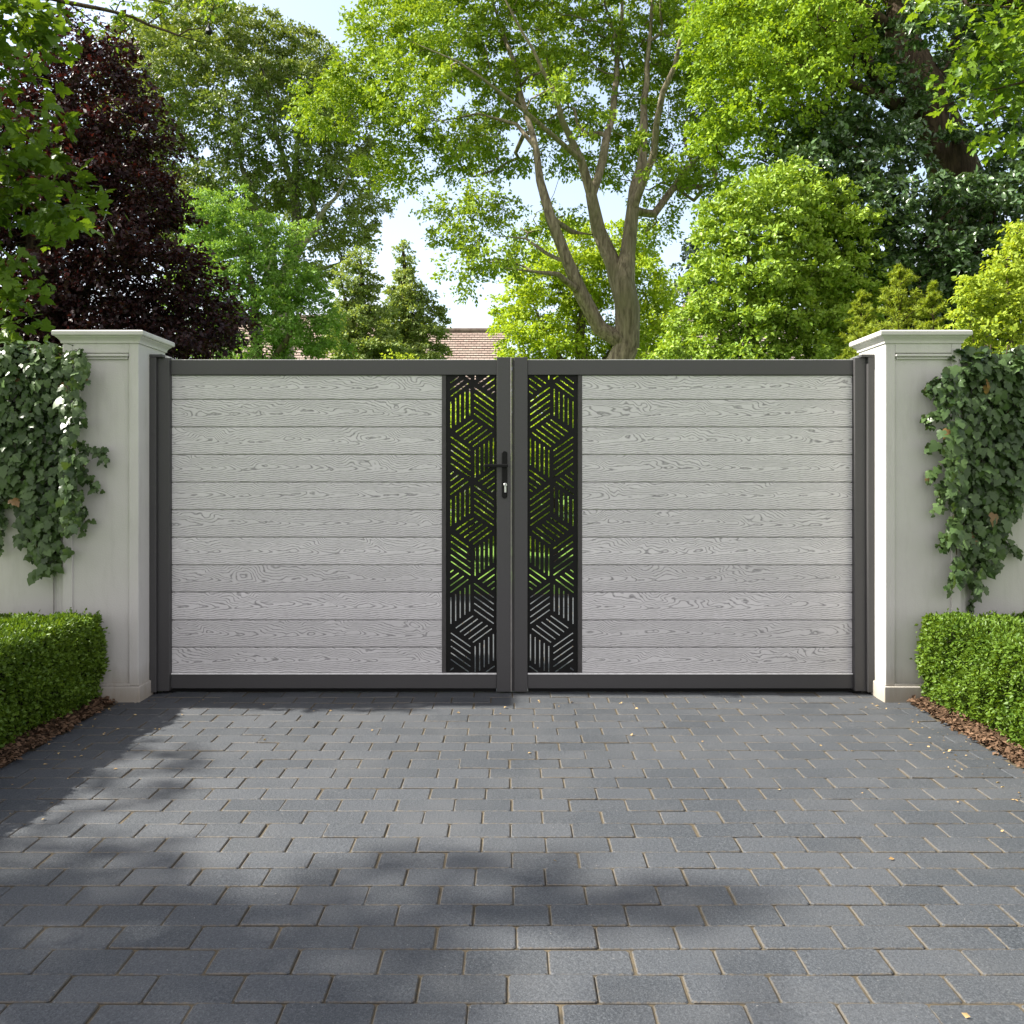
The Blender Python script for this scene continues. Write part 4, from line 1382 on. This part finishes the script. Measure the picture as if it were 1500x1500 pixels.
tree('flowering_bush', 'cream leaved bush peeping over the rail in front of the broad conifer', 'shrub', 12.0, [
    (None, [(590, 825, 10), (590, 700, 8), (592, 600, 5)])], [(590, 530, 26, 16, 0, .25), (560, 555, 30, 25, 0, .3), (620, 560, 30, 25, 0, .3), (590, 600, 50, 40, 0, .5), (590, 680, 55, 50, 0, .5)],
    90, .17, 80, .055, L['yellow'], M['bark_dark'], 'diamond', None, .7, .7, 9)
tree('garden_shrub', 'small olive shrub between the sycamore trunk and the bright glossy shrub', 'shrub', 22.0, [
    (None, [(968, 760, 14), (968, 600, 10), (968, 500, 5)])], [(965, 465, 32, 24, 0, .5), (975, 430, 16, 20, 0, .3), (955, 500, 36, 24, 0, .5), (965, 550, 45, 40, 0, .7), (965, 620, 40, 45, 0, .6)],
    120, .28, 110, .085, L['conif'], M['bark_dark'], 'diamond', None, .7, .7, 9)
tree('conifer_tree', 'dark blue green conifer far away beside the chimney', 'tree', 40.0, [
    (None, [(1022, 735, 12), (1022, 560, 10), (1020, 420, 5), (1018, 350, 2)])], [(1018, 365, 10, 22, 0, .5, 4), (1020, 395, 20, 24, 0, .8), (1024, 430, 30, 30, 0, 1.2), (1026, 480, 40, 40, 0, 1.6), (1026, 540, 46, 50, 0, 1.8)],
    160, .5, 110, .20, L['blue'], M['bark_dark'], 'diamond', None, .6, .6, 9)

# big tree on the other side
tree('ash_tree', 'big tree with a thick dark trunk and yellow green crown above the evergreen', 'tree', 11.2, [
    (None, [(1382, 830, 96), (1380, 560, 84), (1376, 380, 76), (1370, 260, 70), (1358, 180, 62), (1346, 120, 54)]),
    ((1346, 120), [(1322, 50, 42), (1300, -30, 34, .2), (1280, -130, 24, .3)]),
    ((1352, 150), [(1392, 90, 38, .3), (1412, 20, 30, .5), (1425, -70, 22, .7)]),
    ((1360, 190), [(1300, 150, 22, -.4), (1270, 90, 18, -.6), (1255, 30, 14, -.7), (1230, -40, 9, -.7)]),
    ((1300, 150, -.4), [(1240, 120, 12, -.8), (1180, 100, 8, -1.1), (1120, 90, 5, -1.3)]),
    ((1364, 215), [(1310, 210, 14, .3), (1250, 190, 10, .4), (1190, 180, 7, .3), (1130, 170, 4, .2)]),
    ((1322, 50), [(1250, 0, 14, -.2), (1170, -10, 9, -.5), (1100, 10, 6, -.6)]),
    ((1412, 20, .5), [(1470, 0, 16, .3), (1540, 10, 10, 0)]),
], [
    (1070, 40, 52, 60, -.2, .6), (1110, 100, 60, 55, -.8, .7), (1060, 120, 34, 40, -.6, .4), (1170, 60, 80, 70, -.6, .9), (1160, 140, 70, 45, -.9, .7), (1095, 170, 42, 36, -.8, .5), (1215, 110, 50, 50, -.7, .6, .7), (1240, 30, 80, 60, 1.0, .8), (1120, 215, 32, 26, -.6, .4), (1050, 200, 26, 40, -.5, .3), (1180, 215, 36, 26, -.5, .4), (1040, 80, 30, 40, -.6, .3), (1220, 175, 50, 28, -.2, .5), (1180, -50, 130, 50, 0, 1.2), (1330, -60, 120, 40, .2, 1.2), (1480, -20, 90, 40, .4, 1.), (1440, 60, 60, 40, .8, .7, .8), (1300, 40, 40, 40, .7, .6, .7), (1490, 90, 50, 50, .7, .6)],
    420, .30, 210, .060, L['rtree'], M['bark_dark'], 'diamond', None, .55, .8, 10, .24, .55, .008, spread=.12)

# glossy evergreen
tree('evergreen_tree', 'dark glossy leaved evergreen growing round the thick dark trunk', 'tree', 10.2, [
    (None, [(1330, 850, 40), (1330, 640, 34), (1326, 500, 26), (1310, 400, 18), (1290, 300, 11), (1262, 220, 5)]),
    ((1328, 540), [(1390, 440, 18, -.3), (1440, 350, 11, -.4), (1480, 260, 6, -.3)]),
    ((1326, 500), [(1260, 430, 12, -.3), (1215, 340, 7, -.4), (1190, 260, 4, -.3)]),
    ((1310, 400), [(1360, 340, 9, -.6), (1400, 300, 5, -.8)]),
], [
    (1195, 210, 52, 36, .1, .5), (1290, 70, 34, 50, 1.3, .4), (1405, 120, 22, 46, .6, .3), (1440, 70, 50, 50, 1.2, .4), (1350, 40, 40, 30, -.1, .3, .7), (1300, 120, 30, 30, .5, .3), (1400, 205, 16, 20, .2, .2, .7), (1250, 190, 48, 36, .2, .5), (1180, 265, 48, 34, 0, .5), (1240, 260, 50, 40, 0, .6), (1300, 240, 42, 42, .3, .5), (1280, 310, 70, 36, -.3, .6), (1220, 330, 60, 36, -.1, .6), (1370, 300, 62, 26, -.5, .5), (1440, 300, 50, 40, -.3, .6), (1480, 250, 40, 50, 0, .5), (1330, 360, 80, 34, -.4, .6), (1420, 370, 70, 36, -.4, .6), (1490, 340, 45, 50, -.2, .6), (1270, 400, 76, 40, -.2, .7), (1370, 420, 80, 40, -.2, .7), (1460, 430, 60, 50, -.1, .7), (1260, 470, 80, 40, 0, .7), (1350, 490, 90, 50, 0, .8), (1450, 510, 80, 50, .1, .7), (1300, 570, 130, 50, 0, .9), (1430, 190, 22, 20, .2, .3, .6), (1480, 180, 30, 30, .1, .4), (1330, 150, 24, 34, .5, .3, .5), (1310, 200, 30, 30, .4, .3)],
    600, .27, 130, .072, L['dark'], M['bark_dark'], 'oval', None, .5, 1.0, 9, .21, .5, .005, .9, spread=.12)

# bright glossy shrub
tree('bright_shrub', 'tall bright lime green shrub with glossy leaves over the rail of the handleless leaf', 'shrub', 9.2, [
    (None, [(1110, 865, 22), (1110, 680, 18), (1108, 560, 14), (1100, 460, 9), (1095, 350, 4)]),
    ((1110, 620), [(1160, 500, 9, -.2), (1190, 400, 5, -.3)]),
    ((1110, 600), [(1060, 500, 9, .2), (1040, 430, 4, .2)]),
], [
    (1205, 290, 38, 26, .3, .35, .8), (1248, 345, 32, 30, .3, .35, .8), (1262, 410, 26, 34, .2, .3, .8), (1085, 310, 45, 30, 0, .4), (1150, 272, 44, 24, .3, .35), (1200, 330, 40, 30, .2, .4), (1235, 440, 34, 40, .2, .4), (1048, 320, 26, 20, .1, .3), (1030, 440, 26, 30, -.1, .3), (1135, 300, 45, 30, .1, .4), (1060, 355, 38, 34, 0, .4), (1115, 350, 56, 36, -.1, .5), (1165, 345, 42, 36, .1, .4), (1060, 415, 42, 38, -.1, .4), (1115, 415, 56, 38, -.2, .5), (1170, 410, 46, 38, 0, .5), (1040, 470, 46, 36, -.1, .4), (1095, 475, 60, 36, -.2, .5), (1165, 475, 56, 36, -.1, .5), (1010, 515, 36, 22, -.1, .3), (1075, 525, 66, 32, -.2, .5), (1160, 530, 66, 34, -.1, .5), (1110, 600, 110, 60, 0, .7), (1215, 400, 34, 40, .2, .4), (1220, 490, 34, 40, .2, .4)],
    520, .21, 150, .052, L['rlime'], M['bark_grey'], 'oval', None, .55, 1.0, 9, .16, .45, .004, spread=.12)

# golden shrub behind the wall
tree('golden_shrub', 'golden yellow green shrub rising behind the ivy wall beyond the young fir', 'shrub', 6.7, [
    (None, [(1500, 920, 16), (1498, 740, 13), (1490, 600, 10), (1480, 480, 7), (1475, 380, 3)]),
    ((1496, 700), [(1440, 560, 8, -.1), (1420, 470, 4, -.1)]),
    ((1494, 660), [(1550, 520, 8, .1), (1570, 420, 4, .1)]),
], [
    (1435, 430, 34, 30, 0, .18), (1480, 400, 36, 32, 0, .2), (1500, 350, 30, 28, .05, .18), (1420, 480, 36, 28, -.05, .2), (1465, 465, 44, 34, 0, .25), (1505, 450, 40, 46, 0, .25), (1400, 510, 26, 18, 0, .15), (1450, 515, 60, 30, 0, .3), (1550, 400, 50, 60, .1, .3), (1560, 500, 60, 50, .1, .3), (1500, 580, 100, 50, 0, .4)],
    330, .105, 75, .036, L['yellow'], M['bark_grey'], 'oval', None, .55, .6, 9, .075, .5, .003)


# young fir: leader, whorls of branches, needles
def fir(px, pytop, Y, hw, label, n_whorl=17, zmin=1.1):
    top = at(px, pytop, Y)
    base = np.array([top[0], Y, 0.0])
    sk = Skel(.0022, 2.2)
    pts = [(base + (0, 0, -.05), .035), (base * .4 + top * .6, .02), (top, .003)]
    tr = sk.limb(pts, None, 0, .06)
    P, A, N, S = [], [], [], []

    def needles(a, b, n, ln):
        d = unit(b - a)
        t = rng.random(n)
        q = a + (b - a) * t[:, None]
        r = rng.normal(size=(n, 3)); r -= (r @ d)[:, None] * d
        r[:, 2] *= .55
        P.append(q); A.append(unit(r) + d * .7); N.append(np.array([0, 0, 1.]) + rng.normal(0, .5, (n, 3))); S.append(rng.uniform(.75, 1.2, n) * ln)
    Ht = top[2] - zmin
    for w in range(n_whorl):
        f = (w + .35) / n_whorl
        z = top[2] - Ht * f ** 1.15
        ln = hw * (f ** .85) * rng.uniform(.85, 1.1)
        nb = 5 if w < 3 else 7
        for k in range(nb):
            a = 2 * math.pi * (k + .5 * (w % 2)) / nb + rng.normal(0, .15)
            rise = .55 - .40 * f + rng.normal(0, .12)
            d = np.array([math.cos(a), math.sin(a), rise + rng.normal(0, .06)])
            p0 = np.array([base[0], base[1], z + rng.normal(0, .03)])
            lb = ln * rng.uniform(.75, 1.1)
            p1 = p0 + d * lb * .55
            p2 = p0 + d * lb + np.array([0, 0, .03 * lb])
            sk.limb([(p0, .005), (p1, .0035), (p2, .0015)], None, 0, .08)
            for (s0, s1) in ((p0, p1), (p1, p2)): needles(s0, s1, int(60 * lb / hw) + 24, .040)
            # side shoots
            m = max(2, int(lb / .07))
            for j in range(m):
                t = (j + .6) / m
                c = p0 + (p2 - p0) * t
                for sg in (-1, 1):
                    sd = np.array([-d[1], d[0], 0]) * sg
                    e = c + (unit(d) * .6 + unit(sd) * .8 + np.array([0, 0, .04])) * lb * .38 * (1.05 - t)
                    sk.limb([(c, .002), (e, .001)], None, 0, .2)
                    needles(c, e, 30, .038)
    needles(np.array([base[0], base[1], top[2] - .15]), top + np.array([0, 0, .02]), 60, .028)
    root = thing('young_fir', (float(base[0]), Y, 0), label, 'fir tree', 'young firs behind the pillar')
    link('trunk', sk.mesh('trunk'), M['bark_dark'], root)
    leaf_obj('crown', [leaves(np.vstack(P), np.vstack(A), np.vstack(N), np.concatenate(S), 'needle')], L['young'], root)
    return root


fir(1318, 394, 7.4, .72, 'yellow green young fir with a pointed leader just behind the pillar with the sunlit side')
fir(1366, 418, 7.0, .40, 'smaller slender young fir between the taller fir and the golden shrub', 14, 1.2)
fir(1262, 430, 7.9, .45, 'low leaning young fir at the edge of the bright glossy shrub', 14, 1.2)


# maples that overhang the drive
def overhang(Yd, blobs, n, cr):
    return blob_points(blobs, Yd, n, cr * .7, .6)


def maple(label, trunk, limbs, clumps, cr, nl, size, group=None, leafm=None):
    sk = Skel(.0022, 2.25)
    sk.limb([(np.array(p, float), r) for p, r in trunk], None, 3, .2)
    for pts in limbs:
        c = [(np.array(p, float), r) for p, r in pts]
        sk.limb(c[1:], sk.near(c[0][0]), 0, .15)
    C = np.vstack(clumps)
    sk.grow(list(C), .14, .10, .05, .2)
    root = thing('maple_tree', tuple(float(x) for x in (trunk[0][0][0], trunk[0][0][1], 0)), label, 'tree', group)
    link('trunk', sk.mesh('trunk'), M['bark_dark'], root)
    leaf_obj('crown', [clump_leaves(C, C.mean(0), cr, nl, size, 'maple', .45, .3, 6, 1.1, .22, .55)], leafm or L['maple'], root)
    return root


def ell(c, r, n, mind):
    out = []
    t = 0
    while len(out) < n and t < n * 30:
        t += 1
        p = np.array(c) + unit(rng.normal(size=3)) * rng.random() ** .5 * np.array(r)
        if out and ((np.array(out) - p) ** 2).sum(1).min() < mind ** 2: continue
        out.append(p)
    return np.array(out)


YM = 5.5
vis = overhang(YM, [(20, 30, 70, 40, 0, .30), (75, 15, 40, 22, .2, .2), (20, 110, 34, 24, 0, .18), (35, 160, 60, 26, 0, .22), (25, 230, 60, 30, 0, .26), (70, 270, 50, 26, 0, .22), (45, 300, 60, 34, .2, .26), (100, 290, 34, 22, 0, .18), (90, 335, 30, 22, 0, .18), (15, 390, 34, 22, 0, .18), (25, 430, 34, 20, 0, .16), (10, 485, 40, 16, 0, .14), (-90, 250, 80, 220, 0, .5, .7)], 125, .16)
maple('leafy maple reaching over the ivy wall in front of the copper beech', [((-4.9, 5.9, -.05), .17), ((-4.9, 5.9, .4), .14), ((-4.9, 5.9, 1.6), .12), ((-4.85, 5.85, 2.6), .10), ((-4.9, 5.8, 4.0), .07), ((-4.8, 5.8, 5.6), .03)],
      [[((-4.85, 5.85, 2.6), .05), ((-4.2, 5.6, 3.0), .03), ((-3.4, YM, 3.2), .018), ((-2.7, YM, 2.95), .008)],
       [((-4.85, 5.85, 2.2), .04), ((-4.1, 5.6, 2.3), .02), ((-3.3, YM, 2.3), .012)],
       [((-4.9, 5.8, 3.6), .05), ((-4.0, 5.6, 4.0), .03), ((-3.1, YM, 4.0), .012)]],
      [vis], .17, 15, .096, None, L['maple_dark'])
maple('shade maple just outside the picture whose leaves dapple the near drive', [((-3.6, 1.0, -.05), .17), ((-3.6, 1.0, .4), .14), ((-3.58, 1.05, 1.6), .12), ((-3.6, 1.1, 2.6), .10), ((-3.8, 1.2, 4.0), .07), ((-3.9, 1.3, 5.6), .03)],
      [[((-3.6, 1.1, 2.6), .05), ((-3.9, 1.8, 3.0), .03), ((-4.3, 2.6, 3.2), .018)],
       [((-3.6, 1.1, 3.2), .05), ((-4.4, 1.6, 3.8), .03), ((-5.2, 1.9, 4.2), .015)],
       [((-3.8, 1.2, 3.8), .05), ((-3.7, 1.9, 4.2), .03), ((-3.8, 2.4, 4.4), .015)]],
      [ell((-4.3, 2.2, 3.2), (.8, .5, .4), 84, .17), ell((-5.2, 2.15, 3.9), (.6, .5, .45), 56, .17), ell((-5.0, 2.8, 3.4), (.7, .3, .4), 50, .17), ell((-4.5, 2.7, 4.4), (.5, .28, .35), 34, .17), ell((-5.0, 2.35, 4.4), (.45, .32, .35), 34, .17), ell((-5.4, 1.9, 5.2), (.6, .4, .5), 30, .2), ell((-4.7, 3.6, 2.9), (.5, .6, .4), 36, .18), ell((-5.6, 2.5, 4.3), (.5, .4, .5), 30, .2), ell((-4.3, 2.62, 4.75), (.3, .12, .2), 10, .15)],
      .10, 14, .062, None)

YR = 5.9
visr = overhang(YR, [(1475, 30, 50, 36, 0, .2), (1440, 75, 44, 30, 0, .18), (1490, 110, 40, 34, 0, .18), (1420, 120, 36, 22, 0, .14), (1455, 150, 44, 26, 0, .16), (1395, 165, 24, 14, 0, .1), (1480, 190, 36, 24, 0, .14), (1372, 8, 26, 16, 0, .1), (1560, 80, 60, 120, 0, .4)], 120, .15)
maple('leafy maple branch reaching in beside the ash trunk above the golden shrub', [((4.6, 6.1, -.05), .16), ((4.6, 6.1, .5), .13), ((4.55, 6.1, 2.0), .11), ((4.5, 6.05, 3.4), .09), ((4.6, 6.1, 5.0), .05), ((4.7, 6.2, 6.2), .02)],
      [[((4.5, 6.05, 3.3), .05), ((4.1, 5.95, 3.7), .03), ((3.6, YR, 3.85), .016), ((3.1, YR, 3.75), .006)],
       [((4.5, 6.05, 3.6), .05), ((4.0, 5.95, 4.2), .03), ((3.5, YR, 4.3), .014), ((3.0, YR, 4.35), .005)]],
      [visr, ell((4.7, 6.2, 5.0), (.7, .7, .6), 60, .2)], .13, 16, .07, None)


# bare twigs across the top corner and the lantern
def twig_spray():
    sk = Skel(.0022, 2.2)
    Yt = 5.7
    k = Yt / 3.2
    a = lambda px, py, dy=0: at(px, py, Yt + dy)
    tr = sk.limb([(np.array([-5.2, 5.9, -.05]), .08), (np.array([-5.2, 5.9, 1.5]), .07), (np.array([-5.0, 5.85, 3.0]), .05), (a(-160, 0), .03), (a(-20, -14), .020), (a(100, 4), .0145), (a(170, 18), .0105), (a(215, 35), .0085), (a(262, 52), .0065), (a(300, 63), .003)], None, 4, .1)
    st = lambda px, py: sk.near(a(px, py))
    tw = [(170, 18, [(190, 40), (204, 76)]), (110, 8, [(150, 40), (172, 52), (188, 66), (206, 80)]), (258, 50, [(276, 43), (296, 42), (303, 33)]), (215, 35, [(232, 24), (242, 15)]),
          (20, -12, [(160, -6), (236, 2), (258, 9), (268, 8)]), (160, 16, [(176, 2), (200, 4)]), (20, -12, [(200, -25), (290, -14), (318, -6), (312, 12), (307, 26), (304, 36)]), (300, -10, [(296, 2), (299, 12)])]
    P = []
    for px, py, pts in tw:
        sk.limb([(a(*q), .0045) for q in pts], st(px, py), 0, .07)
        for q in pts: P.append(a(*q))
    extra = [a(px, py) for px, py in ((176, 4), (182, 30), (204, 5), (196, 10), (222, 3), (226, 13), (186, 24), (320, 4), (314, 10), (333, 0), (296, 10), (307, 16), (176, 62), (232, 8), (268, 8), (242, 15), (150, 20), (130, 30), (120, 12), (140, 44), (170, 30))]
    C = np.array(extra)
    sk.grow(list(C), .09, .1, .02)
    root = thing('bare_twig_tree', (-5.2, 5.9, 0), 'thin dark twigs with few leaves crossing the sky beside the copper beech top', 'tree')
    link('trunk', sk.mesh('trunk'), M['bark_dark'], root)
    leaf_obj('crown', [clump_leaves(C, C.mean(0), .06, 9, .038, 'maple', .6, .3, 4, .8, .3)], L['maple'], root)
    # small dark teardrop lantern hanging from the twig
    p = a(306, 44)
    root2 = thing('lantern', tuple(float(v) for v in p), 'small dark teardrop lantern hanging from a thin twig above the huge olive tree', 'lantern')
    m = MB()
    m.lathe([(r * k, h * k) for r, h in ((.001, .024), (.003, .020), (.005, .012), (.0095, .004), (.0125, -.004), (.0125, -.010), (.009, -.015), (.003, -.017))], p, 14)
    m.build('body', M['black'], root2, True)
    m = MB(); m.lathe([(.0045 * k, 0), (.0045 * k, -.0135 * k)], (p[0], p[1], p[2] - .004 * k), 10, 'y'); m.build('lamp_glass', M['silver'], root2)
    m = MB(); m.lathe([(.0012, .022 * k), (.0012, .046 * k)], p, 6); m.build('wire', M['black'], root2)


twig_spray()


# far garden hedge closing the view at the end of the lawn
def far_hedge():
    root = thing('garden_hedge', (0, 52, 0), 'long dark green hedge closing off the far end of the lawn', 'hedge')
    n = 26000
    x = rng.uniform(-45, 45, n); z = rng.uniform(0.1, 2.5, n); y = 52 + rng.normal(0, .45, n)
    z += .25 * np.sin(x * .7) + .15 * np.sin(x * 1.9)
    P = np.stack([x, y, np.maximum(z, .05)], -1)
    leaf_obj('foliage', [leaves(P, rng.normal(size=(n, 3)), np.array([0, -.5, .6]) + rng.normal(0, .6, (n, 3)), rng.uniform(.25, .5, n), 'diamond')], L['shrub'], root)
    m = MB(); m.box(-45, 45, 51.7, 52.3, -.05, 2.1, .05); m.build('stems', M['hedge_core'], root)


far_hedge()

# ================================================================== LIGHT, SKY, CAMERA
EL, AZ_BACK = 45.0, 1.5          # sun to the left, a little behind the gate
sun_dir = Vector((-math.cos(R(EL)) * math.cos(R(AZ_BACK)), math.cos(R(EL)) * math.sin(R(AZ_BACK)), math.sin(R(EL))))
sl = bpy.data.lights.new('sun', 'SUN')
sl.energy = 5.0
sl.angle = R(1.2)
sl.color = (1.0, 0.95, 0.86)
so = bpy.data.objects.new('sun', sl)
so.rotation_euler = sun_dir.to_track_quat('Z', 'Y').to_euler()
so.location = (-20, 4, 20)
COL.objects.link(so)

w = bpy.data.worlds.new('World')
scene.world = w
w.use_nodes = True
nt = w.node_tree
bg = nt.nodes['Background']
sky = nt.nodes.new('ShaderNodeTexSky')
sky.sky_type = 'NISHITA'
sky.sun_disc = False
sky.sun_elevation = R(EL)
sky.sun_rotation = math.atan2(sun_dir.x, sun_dir.y)
sky.air_density = 1.0
sky.dust_density = 2.2
sky.ozone_density = 1.0
hs = nt.nodes.new('ShaderNodeHueSaturation')
hs.inputs['Saturation'].default_value = 0.72
nt.links.new(sky.outputs[0], hs.inputs['Color'])
# bright cloud added behind the viewer as fill for the gate, wisps elsewhere
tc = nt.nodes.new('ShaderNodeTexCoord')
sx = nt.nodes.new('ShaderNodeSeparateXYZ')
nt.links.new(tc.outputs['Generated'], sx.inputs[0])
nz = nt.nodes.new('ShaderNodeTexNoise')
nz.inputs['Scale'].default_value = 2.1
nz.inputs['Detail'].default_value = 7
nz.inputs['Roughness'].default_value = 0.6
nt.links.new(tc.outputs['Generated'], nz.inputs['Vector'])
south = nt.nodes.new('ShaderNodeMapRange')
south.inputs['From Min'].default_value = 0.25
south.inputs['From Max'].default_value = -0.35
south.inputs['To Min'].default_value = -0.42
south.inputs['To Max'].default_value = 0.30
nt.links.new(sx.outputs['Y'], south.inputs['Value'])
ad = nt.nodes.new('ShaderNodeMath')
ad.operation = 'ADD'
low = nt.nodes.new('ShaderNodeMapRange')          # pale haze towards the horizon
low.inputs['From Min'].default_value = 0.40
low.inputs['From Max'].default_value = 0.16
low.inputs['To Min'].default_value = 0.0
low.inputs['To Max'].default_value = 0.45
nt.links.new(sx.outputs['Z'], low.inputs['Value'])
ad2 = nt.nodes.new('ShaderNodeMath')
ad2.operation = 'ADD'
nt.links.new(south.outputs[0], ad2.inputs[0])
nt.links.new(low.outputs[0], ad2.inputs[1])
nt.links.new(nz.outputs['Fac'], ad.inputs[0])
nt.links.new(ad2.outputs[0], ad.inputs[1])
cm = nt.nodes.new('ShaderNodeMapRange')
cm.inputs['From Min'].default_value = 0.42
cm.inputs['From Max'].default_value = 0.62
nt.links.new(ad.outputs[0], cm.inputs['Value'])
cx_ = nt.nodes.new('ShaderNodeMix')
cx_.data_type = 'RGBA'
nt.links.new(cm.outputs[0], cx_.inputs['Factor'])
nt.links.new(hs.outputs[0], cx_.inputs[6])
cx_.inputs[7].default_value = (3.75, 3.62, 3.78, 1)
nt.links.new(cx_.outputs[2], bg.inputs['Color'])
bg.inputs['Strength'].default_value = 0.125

cam = bpy.data.cameras.new('camera')
cam.sensor_width = 36
cam.lens = 36 * F / 1500.0
cam.shift_y = -(750 - HZ) / 1500.0
cam.clip_end = 1000
co = bpy.data.objects.new('camera', cam)
co.location = (0, 0, H)
co.rotation_euler = (R(90), 0, 0)
COL.objects.link(co)
scene.camera = co

scene.render.engine = 'CYCLES'
scene.cycles.max_bounces = 6
scene.cycles.diffuse_bounces = 3
scene.cycles.glossy_bounces = 2
scene.cycles.transmission_bounces = 4
scene.cycles.use_denoising = True
scene.view_settings.view_transform = 'Standard'
scene.view_settings.look = 'None'
scene.view_settings.gamma = 1
scene.view_settings.exposure = 1.5
